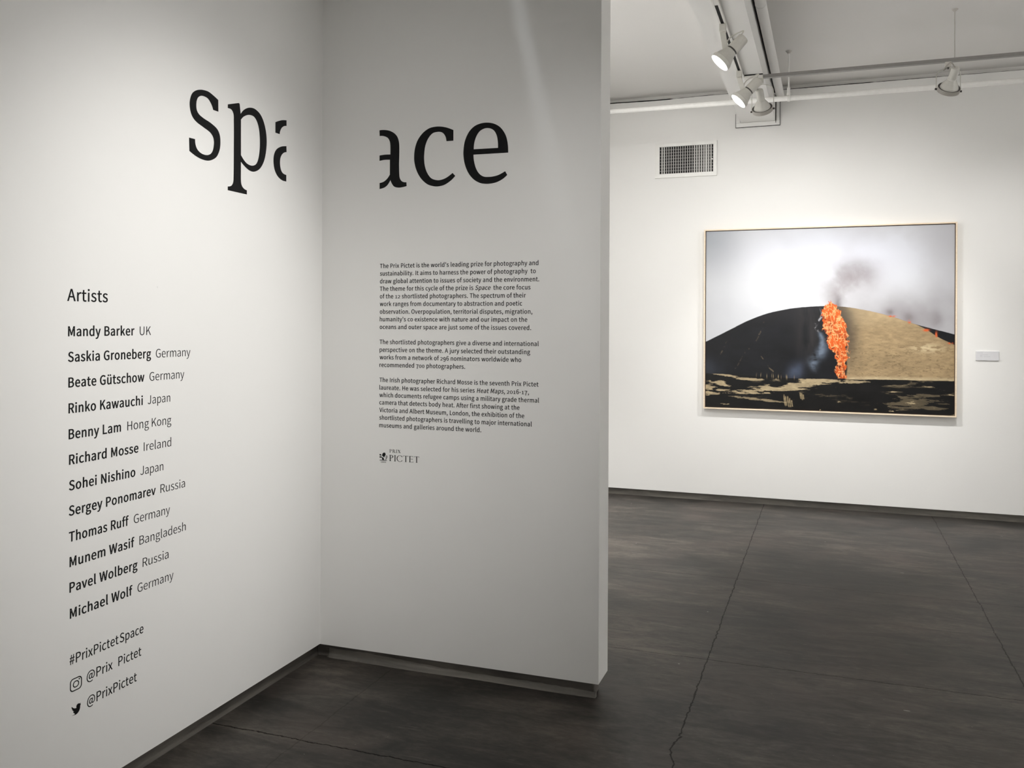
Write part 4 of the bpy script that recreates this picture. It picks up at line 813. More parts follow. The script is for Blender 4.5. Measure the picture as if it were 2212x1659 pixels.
# ------------------------------------------------------------------ tracks, rods, pipes
T1X, T1Z = 1.668, 3.398
root = empty('lighting_track', (T1X, 5.0, BZ))
tag(root, 'white lighting track with a black slot running along the underside of the beam', 'lighting track', 'lighting tracks')
bm = bmesh.new()
for s in (-1, 1): add_box(bm, (s * 0.0145 - 0.0055, -2.4, -0.020), (s * 0.0145 + 0.0055, 1.53, 0), 0.0012)
add_box(bm, (-0.02, -2.4, -0.003), (0.02, 1.53, 0))
add_box(bm, (-0.0095, -2.4, -0.019), (0.0095, 0.045, -0.003))
add_box(bm, (-0.02, 1.46, -0.021), (0.02, 1.60, 0), 0.002)
obj('track_rail', bm, M_TRACK, root)
obj('track_slot_or_shade', box((-0.009, 0.045, -0.0165), (0.009, 1.46, -0.003)), M_SLOT_SHADE, root)['label'] = 'black slot of the track'

T2Y, T2Z = 6.595, 3.386
root = empty('lighting_track', (T1X, T2Y, T2Z))
tag(root, 'white lighting track, its shade painted grey, hung parallel to the back wall, starting at the beam', 'lighting track', 'lighting tracks')
obj('track_rail', box((0.15, -0.018, 0.0), (4.4, 0.018, 0.024), 0.002), M_SHADETRACK, root)  # same white track, painted grey for the shade it hangs in
bm = box((0.018, -0.018, 0.0), (0.15, 0.018, 0.024), 0.002)  # lit stretch of the same track, kept in the white colour
obj('lit_track_section', bm, M_TRACK, root)['label'] = 'first track section under the beam, left white where it is lit'
obj('track_slot_or_shade', box((0.02, -0.016, 0.024), (0.148, 0.016, BZ - T2Z)), M_SLOT_SHADE, root)  # dark strip painted in for the shade between track and beam
bm = bmesh.new()
add_tube(bm, [(3.063 - T1X, 0, 0.024), (3.063 - T1X, 0, HC - T2Z - 0.004)], 0.0042, 10)
obj('hanger_rod', bm, M_RODP, root)
bm = add_lathe(bmesh.new(), [(0.0, HC - T2Z), (0.022, HC - T2Z), (0.018, HC - T2Z - 0.006), (0.007, HC - T2Z - 0.014), (0.0, HC - T2Z - 0.014)], 20, Matrix.Translation((3.063 - T1X, 0, 0)))
obj('ceiling_cap', bm, M_RODP, root)

PY, PZ, PR = 7.18, 3.3725, 0.0205
root = empty('sprinkler_pipe', (1.97, PY, PZ))
tag(root, 'white sprinkler pipe running under the beam along the back wall', 'pipe')
bm = add_tube(bmesh.new(), [(-1.95, 0, 0.0075), (5.0, 0, -0.0195)], PR, 28)
obj('pipe_run', bm, M_PIPE, root, smooth=True)
bm = bmesh.new()
add_tube(bm, [(0, 0, 0.07), (0, 0, HC - PZ - 0.004)], 0.0055, 12)
obj('hanger_rod', bm, M_PIPE, root)
bm = add_lathe(bmesh.new(), [(0.0, HC - PZ), (0.024, HC - PZ), (0.020, HC - PZ - 0.006), (0.009, HC - PZ - 0.02), (0.0, HC - PZ - 0.02)], 20)
obj('ceiling_cap', bm, M_RODP, root)
bm = bmesh.new()
RY = Matrix.Rotation(PI / 2, 4, 'Y')
add_lathe(bm, [(PR + 0.0002, -0.011), (PR + 0.005, -0.010), (PR + 0.005, 0.010), (PR + 0.0002, 0.011)], 28, RY, cap=False)
add_lathe(bm, [(0.0, 0.018), (0.013, 0.020), (0.013, 0.045), (0.010, 0.048), (0.010, 0.058), (0.012, 0.060), (0.012, 0.082), (0.0, 0.084)], 8)
add_box(bm, (-0.018, -0.006, 0.030), (0.020, 0.006, 0.037), 0.002)
obj('pipe_clamp', bm, M_PIPE, root)

root = empty('conduit', (1.8655, 5.0, 3.6))
tag(root, 'thick white painted conduit running alongside the right side of the beam', 'pipe')
bm = add_tube(bmesh.new(), arc_pts([(0, -2.4, 0), (0, 0.5, 0.001), (0.001, 1.9, 0), (0, 2.6, 0.0), (0, 2.9, 0.004), (0, 3.07, 0.012)], 6), 0.034, 24)
obj('pipe_run', bm, M_BEAM, root, smooth=True)
for y in (0.50, 0.66):
    bm = add_lathe(bmesh.new(), [(0.0342, y - 0.006), (0.0355, y - 0.005), (0.0355, y + 0.005), (0.0342, y + 0.006)], 24, Matrix.Rotation(-PI / 2, 4, 'X'), cap=False)
    obj('coupling', bm, M_BEAM, root)
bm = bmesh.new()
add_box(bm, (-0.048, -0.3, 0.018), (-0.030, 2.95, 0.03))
obj('gap_shade_strip', bm, M_SLOT_SHADE, root)  # dark strip standing in for the shade between beam and conduit


# ------------------------------------------------------------------ lamps
def frame_z(loc, zdir, xhint=(1, 0, 0)):
    z = Vector(zdir).normalized()
    x = Vector(xhint); x = (x - z * x.dot(z)).normalized()
    y = z.cross(x)
    m = Matrix((x, y, z)).transposed().to_4x4()
    m.translation = Vector(loc)
    return m


def track_spotlight(base, head, rear, axis, label, watts):
    """base: where it grips the track; head: centre of the lens; axis: where it points"""
    base = Vector(base)
    r = empty('track_spotlight', base)
    tag(r, label, 'spotlight', 'lit spotlights on the beam')
    bpy.context.view_layer.update()
    L = lambda v: Vector(v) - base
    ax = Vector(axis).normalized()
    hd = L(head)
    back = hd - ax * 0.085          # waist between shade and socket
    obj('track_adapter', box((-0.019, -0.025, -0.044), (0.019, 0.025, 0.0), 0.004), M_LAMP, r)
    # flat stem down to the shade
    foot = hd - ax * 0.05 + Vector((0, 0, 0.035))
    bm = bmesh.new()
    top = Vector((0, 0, -0.044))
    d = (foot - top)
    m = frame_z(top, d)
    add_box(bm, (-0.0165, -0.006, 0), (0.0165, 0.006, d.length), 0.003, m)
    obj('stem', bm, M_LAMP, r)
    m = frame_z(hd, ax)
    shade = [(0.035, -0.098), (0.036, -0.090), (0.040, -0.078), (0.052, -0.048), (0.060, -0.030), (0.064, -0.024), (0.064, 0.0), (0.0615, 0.0), (0.0615, -0.02), (0.056, -0.030), (0.034, -0.090), (0.034, -0.098), (0.035, -0.098)]
    obj('shade', add_lathe(bmesh.new(), shade, 40, m, cap=False), M_LAMP, r, smooth=False)
    obj('lens', add_lathe(bmesh.new(), [(0.0, -0.002), (0.03, -0.004), (0.0612, -0.010), (0.0612, -0.014), (0.0, -0.014)], 40, m), M_LIT, r)['label'] = 'glowing white lens'
    sock = [(0.0, -0.205), (0.030, -0.205), (0.034, -0.200), (0.035, -0.190), (0.0365, -0.108), (0.0, -0.106)]
    obj('socket_housing', add_lathe(bmesh.new(), sock, 36, m), M_LAMP, r)
    obj('waist', add_lathe(bmesh.new(), [(0.0, -0.108), (0.0338, -0.108), (0.0338, -0.094), (0.0, -0.094)], 24, m), M_DARK, r)
    side = m @ Vector((0.0, 0.034, -0.12))
    st = foot * 0.75 + top * 0.25
    bm = add_tube(bmesh.new(), arc_pts([st, st * 0.6 + (hd - ax * 0.16) * 0.4 + Vector((0, 0, 0.045)), (hd - ax * 0.20) + Vector((0, 0, 0.045)), hd - ax * 0.17 + Vector((0, 0, 0.03))], 8), 0.0042, 8)
    obj('cable', bm, M_LAMP, r)
    bpy.context.view_layer.update()
    h = Vector(head)
    spot('spot_beam', h + ax * 0.012, h + ax, watts, 60, 1.0, 0.05, parent=r)
    return r


AX = (-0.665, -0.19, -0.72)
track_spotlight((1.668, 5.376, T1Z), (1.652, 5.36, 3.166), None, AX, 'lit cream spotlight on a long stem, nearer one on the beam track', 9)
track_spotlight((1.668, 6.40, T1Z), (1.664, 6.385, 3.182), None, AX, 'lit cream spotlight on the beam track, overlapping the bulb beside it', 9)


def gimbal_spotlight(base, ring_c, axis, label, beams):
    base = Vector(base)
    r = empty('gimbal_spotlight', base)
    tag(r, label, 'spotlight', 'hanging bulb spotlights on the grey track')
    bpy.context.view_layer.update()
    c = Vector(ring_c) - base
    ax = Vector(axis).normalized()
    obj('track_adapter', box((-0.020, -0.018, -0.034), (0.020, 0.018, 0.0), 0.003), M_LAMP, r)
    obj('pivot_screw', add_lathe(bmesh.new(), [(0.0, -0.046), (0.006, -0.046), (0.009, -0.036), (0.0, -0.034)], 12), M_DARK, r)
    m = frame_z(c, ax)
    xd = (m.to_3x3() @ Vector((1, 0, 0))).normalized()
    RR = 0.073
    bulb = [(0.0, -0.168), (0.018, -0.168), (0.025, -0.163), (0.027, -0.150), (0.027, -0.088), (0.0285, -0.086), (0.0285, -0.080), (0.031, -0.076),
            (0.046, -0.052), (0.057, -0.030), (0.0605, -0.016), (0.0605, -0.006), (0.0, -0.006)]
    obj('bulb', add_lathe(bmesh.new(), bulb, 40, m), M_GLASS, r, smooth=False)
    obj('lens', add_lathe(bmesh.new(), [(0.0, 0.0), (0.04, -0.001), (0.0602, -0.0055), (0.0602, -0.0062), (0.0, -0.0062)], 40, m), M_BULB, r)['label'] = 'glowing front of the bulb'
    obj('gimbal_ring', add_lathe(bmesh.new(), [(RR - 0.003, -0.022), (RR, -0.022), (RR, 0.006), (RR - 0.003, 0.006), (RR - 0.003, -0.022)], 44, m, cap=False), M_RING, r)
    obj('ring_gap_shade', add_lathe(bmesh.new(), [(0.0607, -0.020), (RR - 0.0032, -0.020), (RR - 0.0032, -0.004), (0.0607, -0.004), (0.0607, -0.020)], 44, m, cap=False), M_DARK, r)  # dark band painting the shaded gap between bulb and ring
    # yoke wire from ring pivots up to the adapter
    a = c + xd * (RR + 0.004); b = c - xd * (RR + 0.004)
    zt = -0.050
    side = 0.02
    pts = arc_pts([b, b * 0.45 + Vector((b.x, b.y, zt)) * 0.55, Vector((b.x * 0.95, b.y * 0.5, zt - 0.02)), Vector((b.x * 0.6, b.y * 0.2, zt)), Vector((0, 0, zt + 0.008)),
                   Vector((a.x * 0.6, a.y * 0.2, zt)), Vector((a.x * 0.95, a.y * 0.5, zt - 0.02)), a * 0.45 + Vector((a.x, a.y, zt)) * 0.55, a], 8)
    obj('yoke', add_tube(bmesh.new(), pts, 0.0028, 8), M_LAMP, r)
    for q in (a, b):
        obj('ring_screw', add_lathe(bmesh.new(), [(0.0, -0.010), (0.007, -0.008), (0.007, 0.008), (0.0, 0.010)], 12, frame_z(q, xd, (0, 0, 1))), M_DARK, r)
    mm = m @ Vector((0, -RR - 0.002, -0.008))
    obj('ring_screw', add_lathe(bmesh.new(), [(0.0, -0.008), (0.005, -0.008), (0.005, 0.008), (0.0, 0.008)], 10, frame_z(mm, -(m.to_3x3() @ Vector((0, 1, 0))), (1, 0, 0))), M_DARK, r)
    rear = c - ax * 0.168
    bm = add_tube(bmesh.new(), arc_pts([Vector((0, 0, -0.034)), Vector((-0.03, -0.02, -0.055)), (rear + Vector((-0.035, -0.02, 0.03))), rear + ax * 0.01], 8), 0.0045, 8)
    obj('cable', bm, M_RING, r)
    bpy.context.view_layer.update()
    C_ = Vector(ring_c)
    for target, watts, cone in beams:      # the bulb's hot centre and its wide spill
        spot('spot_beam', C_ + ax * 0.012, target, watts, cone, 1.0, 0.03, parent=r)
    return r


gimbal_spotlight((1.801, 6.595, 3.386), (1.812, 6.645, 3.168), (0.10, 0.66, -0.74), 'bulb spotlight in a ring yoke hanging beside the beam', [((2.3, D, 0.4), GIMW, 80), ((2.60, D, 0.7), GIMW * 0.35, 60), ((2.3, D, 0.9), GIMW * 0.43, 140)])
gimbal_spotlight((3.023, 6.595, 3.386), (3.028, 6.62, 3.203), (-0.20, 0.66, -0.72), 'bulb spotlight in a ring yoke, hanging alone near the ceiling rod', [((2.22, D, 0.4), GIMW, 80), ((1.92, D, 0.7), GIMW * 0.35, 60), ((2.22, D, 0.9), GIMW * 0.43, 140)])

# ------------------------------------------------------------------ air vent
root = empty('air_vent', (0.75, D, 2.96))
tag(root, 'white framed air vent grille with dark louvres high on the back wall', 'vent')
W_, H_ = 0.562, 0.318
x0, x1, z0, z1 = 0.042, 0.530, 0.036, 0.286
bm = bmesh.new()
for lo, hi in (((0, -0.019, 0), (x0, 0.0, H_)), ((x1, -0.019, 0), (W_, 0.0, H_)), ((x0, -0.019, 0), (x1, 0.0, z0)), ((x0, -0.019, z1), (x1, 0.0, H_))):
    add_box(bm, lo, hi)
obj('vent_frame', bm, M_VENT, root)
obj('duct_opening', box((x0, -0.0025, z0), (x1, -0.0005, z1)), M_SLOT_SHADE, root)['label'] = 'black duct opening'
bm = bmesh.new()
nv = 23
for i in range(1, nv):
    x = x0 + (x1 - x0) * i / nv
    wv = 0.0026 + (0.0030 if i > 14 or i < 3 else 0.0) + (0.003 if i == 20 else 0)
    m = Matrix.Translation((x, -0.006, 0))
    add_box(bm, (-wv, -0.0022, z0), (wv, 0.0022, z1), 0, m)
obj('louvre_blades', bm, M_LOUVRE, root)
bm = bmesh.new()
for i in range(1, 9):
    z = z0 + (z1 - z0) * i / 9
    add_box(bm, (x0, -0.0038, z - 0.0012), (x1, -0.0028, z + 0.0012))
obj('cross_wires', bm, M_LOUVRE, root)
obj('lever', add_lathe(bmesh.new(), [(0.0, 0.0), (0.005, 0.0), (0.005, 0.010), (0.0, 0.011)], 12, Matrix.Translation((x1 - 0.010, -0.003, z0 + 0.117)) @ Matrix.Rotation(PI / 2, 4, 'X')), M_VENT, root)

# ------------------------------------------------------------------ framed photograph
FX0, FX1, FZ0, FZ1, FD = 1.2065, 3.269, 0.8475, 2.4655, 0.05
root = empty('framed_photograph', ((FX0 + FX1) / 2, D, FZ0))
tag(root, 'large photograph of a burning hill in a thin pale wood frame on the back wall', 'picture')
fw = 0.011
hw = (FX1 - FX0) / 2
hh = FZ1 - FZ0
bm = bmesh.new()
for lo, hi in (((-hw, -FD, 0), (-hw + fw, 0, hh)), ((hw - fw, -FD, 0), (hw, 0, hh)), ((-hw + fw, -FD, 0), (hw - fw, 0, fw)), ((-hw + fw, -FD, hh - fw), (hw - fw, 0, hh))):
    add_box(bm, lo, hi, 0.0008)
obj('picture_frame', bm, M_FRAME, root)
obj('backing_board', box((-hw + fw, -FD + 0.026, fw), (hw - fw, -0.002, hh - fw)), M_FRAMEIN, root)['label'] = 'dark brown gap inside the frame'


def vnoise(x, y, seed):
    """smooth value noise on numpy grids"""
    rng = np.random.RandomState(seed)
    tab = rng.rand(256, 256)
    xi = np.floor(x).astype(int); yi = np.floor(y).astype(int)
    fx = x - xi; fy = y - yi
    fx = fx * fx * (3 - 2 * fx); fy = fy * fy * (3 - 2 * fy)
    g = lambda a, b: tab[a % 256, b % 256]
    return (g(xi, yi) * (1 - fx) + g(xi + 1, yi) * fx) * (1 - fy) + (g(xi, yi + 1) * (1 - fx) + g(xi + 1, yi + 1) * fx) * fy


def fbm(x, y, seed, octv=4, gain=0.5):
    s = 0; a = 1; tot = 0
    for k in range(octv):
        s = s + a * vnoise(x * 2 ** k, y * 2 ** k, seed + k); tot += a; a *= gain
    return s / tot


def sstep(a, b, x):
    t = np.clip((x - a) / (b - a), 0, 1)
    return t * t * (3 - 2 * t)


def curve_at(x, xs, ys):
    """smooth curve through points (finite-difference Hermite)"""
    xs = np.array(xs, float); ys = np.array(ys, float)
    m = np.gradient(ys, xs)
    i = np.clip(np.searchsorted(xs, x) - 1, 0, len(xs) - 2)
    h = xs[i + 1] - xs[i]; t_ = np.clip((x - xs[i]) / h, 0, 1)
    return (ys[i] * (2 * t_ ** 3 - 3 * t_ ** 2 + 1) + ys[i + 1] * (3 * t_ ** 2 - 2 * t_ ** 3)
            + h * (m[i] * (t_ ** 3 - 2 * t_ ** 2 + t_) + m[i + 1] * (t_ ** 3 - t_ ** 2)))


def ridged(x, y, seed, octv=4):
    s = 0; a = 1; tot = 0
    for k in range(octv):
        s = s + a * (1 - np.abs(2 * vnoise(x * 2 ** k, y * 2 ** k, seed + k) - 1)); tot += a; a *= 0.55
    return s / tot


def print_colours(nu, nt):
    """a burning hill: grey smoky sky, charred slope, a wall of flame, dry grass, black foreground (t runs downwards)"""
    u, t = np.meshgrid(np.linspace(0, 1, nu), np.linspace(0, 1, nt))
    C = np.zeros((nt, nu, 3))
    asp = 1.28
    U = u * asp
    L3 = lambda c: np.array(lin(c))

    def over(mask, col):
        nonlocal C
        col = np.asarray(col)
        mask = np.clip(mask, 0, 1)
        C = C * (1 - mask[..., None]) + (col if col.ndim == 3 else col[None, None, :]) * mask[..., None]
    n_a = fbm(U * 4, t * 4, 1, 5)
    n_b = fbm(U * 12, t * 12, 11, 4)
    n_w = fbm(U * 6, t * 6, 201, 4) - 0.5
    # sky
    C[:] = L3((212, 214, 219))
    over(0.9 * np.exp(-(((u - 0.29) / 0.17) ** 2 + ((t - 0.25) / 0.20) ** 2)), L3((233, 235, 240)))
    over(0.6 * np.exp(-(((u - 0.45) / 0.34) ** 2 + ((t - 0.12) / 0.14) ** 2)), L3((222, 224, 236)))
    over(0.45 * np.exp(-(((u - 0.72) / 0.18) ** 2 + ((t - 0.17) / 0.14) ** 2)), L3((220, 222, 234)))
    over(sstep(0.22, 0.0, u) * sstep(0.34, 0.0, t) * 0.85, L3((158, 164, 172)))
    over(sstep(0.80, 1.0, u) * 0.6 * sstep(0.6, 0.0, t), L3((178, 178, 184)))
    over(np.clip((n_a - 0.42) * 1.6, 0, 0.4) * sstep(0.35, 0.8, u), L3((188, 186, 190)))
    over(np.clip((0.5 - n_a) * 1.2, 0, 0.3) * sstep(0.6, 0.2, u), L3((196, 198, 204)))
    over(sstep(0.50, 0.80, u) * sstep(0.24, 0.48, t) * np.clip(0.55 + 1.1 * (n_a - 0.5), 0, 1), L3((152, 148, 151)))
    # plume over the flames: a hooked, billowing column
    rise = np.clip((0.44 - t) / 0.24, 0, 1.3)
    pc = 0.545 + 0.075 * rise ** 1.3 + 0.05 * n_w
    pw = 0.014 + 0.075 * rise ** 0.8
    billow = fbm((U + 0.1 * n_w) * 9, t * 8, 211, 5)
    over(0.72 * np.exp(-((u - pc) / (1.35 * pw)) ** 2) * sstep(0.14, 0.27, t) * np.clip(2.0 * (billow - 0.20), 0.0, 1.0), L3((130, 120, 121)))
    over(0.60 * np.exp(-(((u - 0.61) / 0.085) ** 2 + ((t - 0.265) / 0.085) ** 2)) * np.clip(2.0 * (billow - 0.22), 0, 1), L3((126, 117, 119)))
    over(0.55 * np.exp(-(((u - 0.60) / 0.12) ** 2 + ((t - 0.33) / 0.11) ** 2)) * np.clip(0.4 + billow, 0, 1), L3((158, 150, 152)))
    over(0.85 * np.exp(-((u - 0.553 - 0.05 * (0.42 - t)) / 0.014) ** 2) * sstep(0.35, 0.43, t) * (0.4 + billow), L3((86, 78, 80)))
    for cu, ct, su, st in ((0.832, 0.49, 0.018, 0.028), (0.93, 0.50, 0.020, 0.045), (0.76, 0.46, 0.022, 0.02)):
        over(np.exp(-(((u - cu + 0.03 * n_w) / su) ** 2 + ((t - ct) / st) ** 2)) * np.clip(1.6 * (billow - 0.15), 0, 0.85), L3((112, 103, 104)))
    # hill
    hu = [0, .1, .178, .263, .36, .451, .517, .572, .663, .754, .844, 1.0]
    ht = [.629, .563, .511, .468, .441, .429, .427, .431, .4505, .480, .520, .577]
    ridge = curve_at(u, hu, ht) + 0.0016 * (fbm(u * 90, u * 0, 21, 3) - 0.5)
    hill = sstep(-0.0012, 0.0012, t - ridge)
    over(hill, L3((21, 22, 26))[None, None, :] * (0.35 + 1.3 * fbm(U * 9, t * 16, 31, 5))[..., None])
    over(hill * np.exp(-((u - 0.435) / 0.045) ** 2) * 0.55 * np.clip(1.8 * (fbm(U * 26, t * 5, 41, 4) - 0.25), 0, 1) * sstep(.80, .6, t), L3((70, 66, 66)))
    over(hill * sstep(0.56, 0.42, t) * sstep(0.5, 0.3, u) * 0.25, L3((60, 58, 60)))
    for (a0, b0), (a1, b1), k in (((.265, .475), (.225, .60), .8), ((.225, .60), (.12, .78), .4), ((.235, .70), (.30, .80), .9), ((.09, .62), (.06, .70), .8)):
        s = np.clip((t - b0) / (b1 - b0), 0, 1)
        d = np.abs(u - (a0 + (a1 - a0) * s) - 0.035 * n_w - 0.02 * (n_b - 0.5))
        over(hill * sstep(0.005, 0.0005, d) * (t > b0) * (t < b1) * sstep(0.46, 0.66, fbm(U * 60, t * 60, 51, 3)) * k, L3((104, 92, 74)))
    # dry grass right of the flames
    gb = curve_at(t, [.40, .42, .48, .55, .62, .70, .76, .86], [.545, .548, .565, .582, .590, .587, .590, .580])
    lower = curve_at(u, [0, .60, .663, .754, .832, .90, .935, 1.0], [.42, .42, .4450, .480, .512, .556, .588, .632])
    grass = hill * sstep(-0.004, 0.004, u - gb + 0.01 * n_w) * sstep(-0.002, 0.002, t - lower)
    gn = fbm((U + 0.03 * n_w) * 40, t * 105, 61, 4, 0.6)
    gl = fbm(U * 5, t * 11, 71, 4)
    over(grass, L3((166, 143, 108))[None, None, :] * (0.60 + 0.58 * gn + 0.30 * (gl - 0.3))[..., None])
    over(grass * sstep(0.58, 0.44, t) * 0.40, L3((206, 184, 146)))
    over(grass * np.exp(-((t - 0.655 - 0.02 * n_w) / 0.022) ** 2 - ((u - 0.90) / 0.06) ** 2) * 0.8 * sstep(0.35, 0.55, gn), L3((216, 198, 160)))
    over(grass * sstep(0.085, 0.0, u - gb) * np.clip(0.75 + 1.4 * (n_a - 0.5), 0, 0.9) * sstep(.85, .6, t), L3((66, 59, 52)))
    over(grass * sstep(0.16, 0.0, u - gb) * sstep(0.58, 0.46, t) * 0.6 * (0.4 + billow), L3((92, 84, 74)))
    over(grass * sstep(0.60, 0.70, fbm(U * 60, t * 150, 65, 4, 0.65)) * 0.42 * sstep(0.54, 0.70, t), L3((92, 74, 50)))
    # smoke on the charred slope
    sc = 0.478 + 0.018 * np.sin((t - 0.57) * 26) + 0.05 * n_w
    wd = 0.011 + 0.014 * sstep(.60, .68, t) * sstep(.80, .70, t)
    wisps = ridged((U + 0.12 * n_w) * 12, t * 9, 81, 4)
    over(hill * np.exp(-((u - sc) / wd) ** 2) * sstep(.56, .59, t) * sstep(.81, .74, t) * np.clip(2.4 * (wisps - 0.42), 0, 0.92), L3((132, 146, 166)))
    over(hill * np.exp(-((u - 0.474 - 0.014 * np.sin(t * 44) - 0.05 * n_w) / 0.0045) ** 2) * sstep(.43, .46, t) * sstep(.58, .54, t) * sstep(0.42, 0.62, fbm(U * 80, t * 60, 85, 3)), L3((168, 168, 172)))
    over(hill * np.exp(-(((u - 0.385 - 0.3 * (0.79 - t)) / 0.032) ** 2 + ((t - 0.785) / 0.05) ** 2)) * 0.7 * np.clip(1.8 * (billow - 0.2), 0, 1), L3((84, 94, 116)))
    over(hill * sstep(0.14, 0.0, u) * np.exp(-((t - 0.78) / 0.05) ** 2) * 0.5 * n_b * 1.6, L3((62, 68, 80)))
    # flames: tangled filaments licking upwards
    ft = [.405, .43, .47, .55, .60, .66, .70, .76, .815]
    fl = curve_at(t, ft, [.515, .494, .490, .494, .506, .526, .540, .543, .556])
    fr = curve_at(t, ft, [.532, .553, .568, .590, .597, .595, .591, .597, .588])
    wob = 0.020 * (fbm(U * 30, t * 34, 91, 5, 0.6) - 0.5) * 2
    dl = (u - fl + wob); dr = (fr - u + wob)
    inside = np.minimum(dl, dr)
    tong = fbm((U + 0.04 * n_w) * 90, t * 46, 101, 4, 0.6)
    fm = sstep(0.0, 0.006, inside + 0.024 * (tong - 0.5)) * sstep(.402, .412, t + 0.05 * (tong - 0.5)) * sstep(.824, .817, t)
    warp = 0.02 * (fbm(U * 25, t * 25, 221, 4) - 0.5)
    fil = ridged((U + warp) * 105, (t + warp) * 62, 121, 4)
    holes = sstep(0.52, 0.62, fbm((U + warp) * 95, t * 64, 111, 4)) * (0.35 + 0.65 * sstep(0.045, 0.0, dl)) * sstep(0.43, 0.52, t)
    fm = fm * (1 - 0.9 * holes * sstep(0.75, 0.62, fil))
    hot = sstep(0.62, 0.84, fil)
    fcol = L3((222, 98, 36))[None, None, :] * (1 - hot[..., None]) + L3((255, 182, 122))[None, None, :] * hot[..., None]
    fcol = fcol * (0.66 + 0.5 * fbm(U * 30, t * 22, 131, 4))[..., None]
    over(fm, fcol)
    # small flames along the far fire line
    for cu, ct, su, st in ((.765, .482, .012, .004), (.832, .511, .005, .008), (.895, .556, .010, .006), (.933, .580, .0035, .014), (.985, .624, .008, .004)):
        over(1.5 * np.exp(-(((u - cu) / su) ** 2 + ((t - ct) / st) ** 2)) * sstep(0.3, 0.6, tong), L3((214, 100, 52)))
    # foreground
    base = curve_at(u, [0, .2, .4, .57, .70, 1.0], [.808, .818, .826, .826, .823, .822]) + 0.004 * (fbm(u * 40, u * 0, 141, 3) - 0.5)
    fg = sstep(-0.001, 0.002, t - base)
    over(sstep(-0.024, -0.004, t - base) * hill * (1 - fg) * sstep(0.58, 0.62, u) * 0.6 * (0.4 + gn), L3((210, 192, 156)))
    over(fg, L3((16, 15, 15))[None, None, :] * (0.4 + 1.3 * fbm(U * 12, t * 30, 151, 5))[..., None])
    st_ = fbm((U + 0.1 * n_w) * 11, t * 62, 161, 6, 0.62)
    tan = L3((184, 166, 132))[None, None, :] * (0.6 + 0.75 * gn)[..., None]

    def patch(cu, ct, su, st, k=0.95, slope=0.0):
        d = 1.0 - (((u - cu) / su) ** 2 + ((t - ct - slope * (u - cu)) / st) ** 2)
        over(fg * sstep(0.02, 0.22, np.clip(d, -1.5, 1) * 0.42 - 0.06 + (st_ - 0.5) * 2.9) * k, tan)
    patch(.05, .883, .085, .032)
    patch(.21, .900, .16, .016, 0.95, -0.10)
    patch(.36, .866, .17, .015, 0.9, -0.12)
    patch(.53, .838, .16, .011, 0.9, -0.02)
    patch(.07, .815, .05, .012, 0.9)
    patch(.17, .836, .07, .009, 0.85)
    patch(.03, .925, .09, .010, 0.75)
    patch(.19, .948, .16, .007, 0.6, 0.08)
    patch(.88, .946, .12, .034, 0.22, 0.02)
    patch(.90, .902, .05, .010, 0.22, 0.05)
    patch(.80, .858, .10, .006, 0.12)
    over(fg * sstep(.86, .82, t) * sstep(0.56, 0.66, st_) * sstep(.66, .50, u) * 0.75, tan)
    over(fg * sstep(0.62, 0.72, st_) * 0.30 * sstep(1.0, .86, t), tan * 0.7)
    for cu, ct, h in ((.337, .95, .036), (.343, .953, .03), (.352, .957, .034), (.360, .962, .028), (.368, .966, .02), (.403, .922, .020), (.409, .926, .022), (.415, .928, .015)):
        bend = cu + 0.10 * (t - ct) + 1.4 * (t - ct) ** 2
        over(np.exp(-((u - bend) / 0.0022) ** 2) * sstep(h, h * 0.7, np.abs(t - ct)) * 0.85 * (0.25 + 1.2 * gn), L3((190, 170, 132)))
    blades = ridged(U * 120, t * 6, 171, 2)
    over(np.exp(-((t - base + 0.004) / 0.010) ** 2) * sstep(.72, .86, blades) * sstep(.20, .26, u) * sstep(.41, .36, u) * 0.8, L3((186, 166, 128)))
    return np.clip(C, 0.0, 1.0) * 0.82


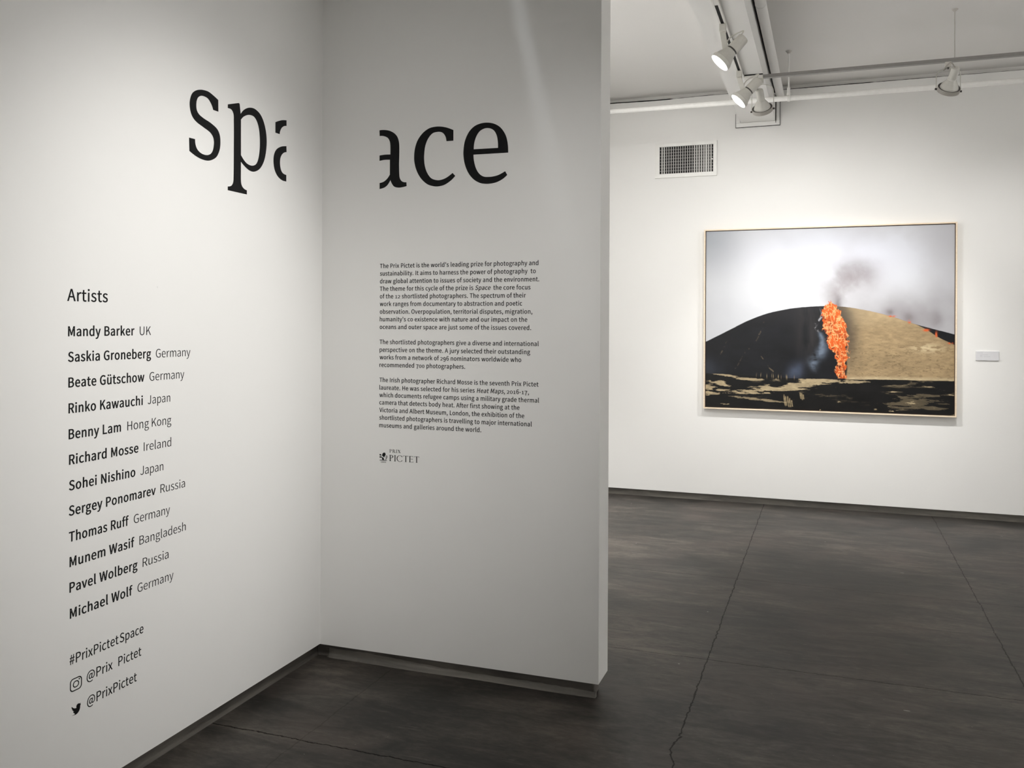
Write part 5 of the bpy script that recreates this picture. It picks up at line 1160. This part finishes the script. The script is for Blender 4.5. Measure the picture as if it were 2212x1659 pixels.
NU, NT_ = 760, 596
pg = 0.006
pw_, ph_ = 2 * (hw - fw - pg), hh - 2 * (fw + pg)
cols = print_colours(NU, NT_)
xs_ = np.linspace(-pw_ / 2, pw_ / 2, NU)
zs_ = np.linspace(hh - fw - pg, fw + pg, NT_)
XX, ZZ = np.meshgrid(xs_, zs_)
yf = -FD + 0.016
co = np.stack([XX, np.full_like(XX, yf), ZZ], -1).reshape(-1, 3)
idx = np.arange(NU * NT_).reshape(NT_, NU)
quads = np.stack([idx[:-1, :-1], idx[1:, :-1], idx[1:, 1:], idx[:-1, 1:]], -1).reshape(-1, 4)
nf = len(quads)
# sides and back give the print its mount thickness
b4 = len(co)
cor = [idx[0, 0], idx[-1, 0], idx[-1, -1], idx[0, -1]]
co = np.concatenate([co, co[cor] + np.array([0, 0.008, 0])])
edges_ = [idx[:, 0], idx[-1, :], idx[::-1, -1], idx[0, ::-1]]
faces = quads.tolist()
for k in range(4):
    faces.append([int(v) for v in edges_[k][::-1]] + [b4 + k, b4 + (k + 1) % 4])
faces.append([b4 + 3, b4 + 2, b4 + 1, b4])
me = bpy.data.meshes.new('photo_print')
me.from_pydata(co.tolist(), [], faces)
ca = me.color_attributes.new('ink', 'FLOAT_COLOR', 'POINT')
full = np.ones((len(co), 4))
full[:NU * NT_, :3] = cols.reshape(-1, 3)
full[NU * NT_:, :3] = 0.05
ca.data.foreach_set('color', full.astype(np.float32).ravel())
t = NT('photo_ink')
at = t.n('ShaderNodeVertexColor'); at.layer_name = 'ink'
t.l(at.outputs[0], t.b.inputs['Base Color'])
t.b.inputs['Roughness'].default_value = 0.45
t.b.inputs['Specular IOR Level'].default_value = 0.3
o = obj('photo_print', me, t.m, root)
o['label'] = 'photograph of a hill half charred and half dry grass with a wall of flame'

# ------------------------------------------------------------------ wall label
root = empty('wall_label', (3.499, D, 1.3215))
tag(root, 'small pale caption card on the back wall, right of the framed picture', 'label')
obj('card', box((-0.085, -0.010, 0.0), (0.085, 0.0, 0.0755), 0.0008), M_CARD, root)
bm = bmesh.new()
for x_, z_, w_ in ((-0.074, 0.060, 0.040), (-0.054, 0.046, 0.056), (-0.054, 0.038, 0.016), (-0.028, 0.031, 0.052), (-0.054, 0.031, 0.02)):
    x = x_
    while x < x_ + w_:
        l = random.uniform(0.003, 0.009)
        add_box(bm, (x, -0.0103, z_), (min(x + l, x_ + w_), -0.0099, z_ + 0.0028))
        x += l + 0.0016
obj('caption_print', bm, M_CARDINK, root)['label'] = 'faint grey caption lines'
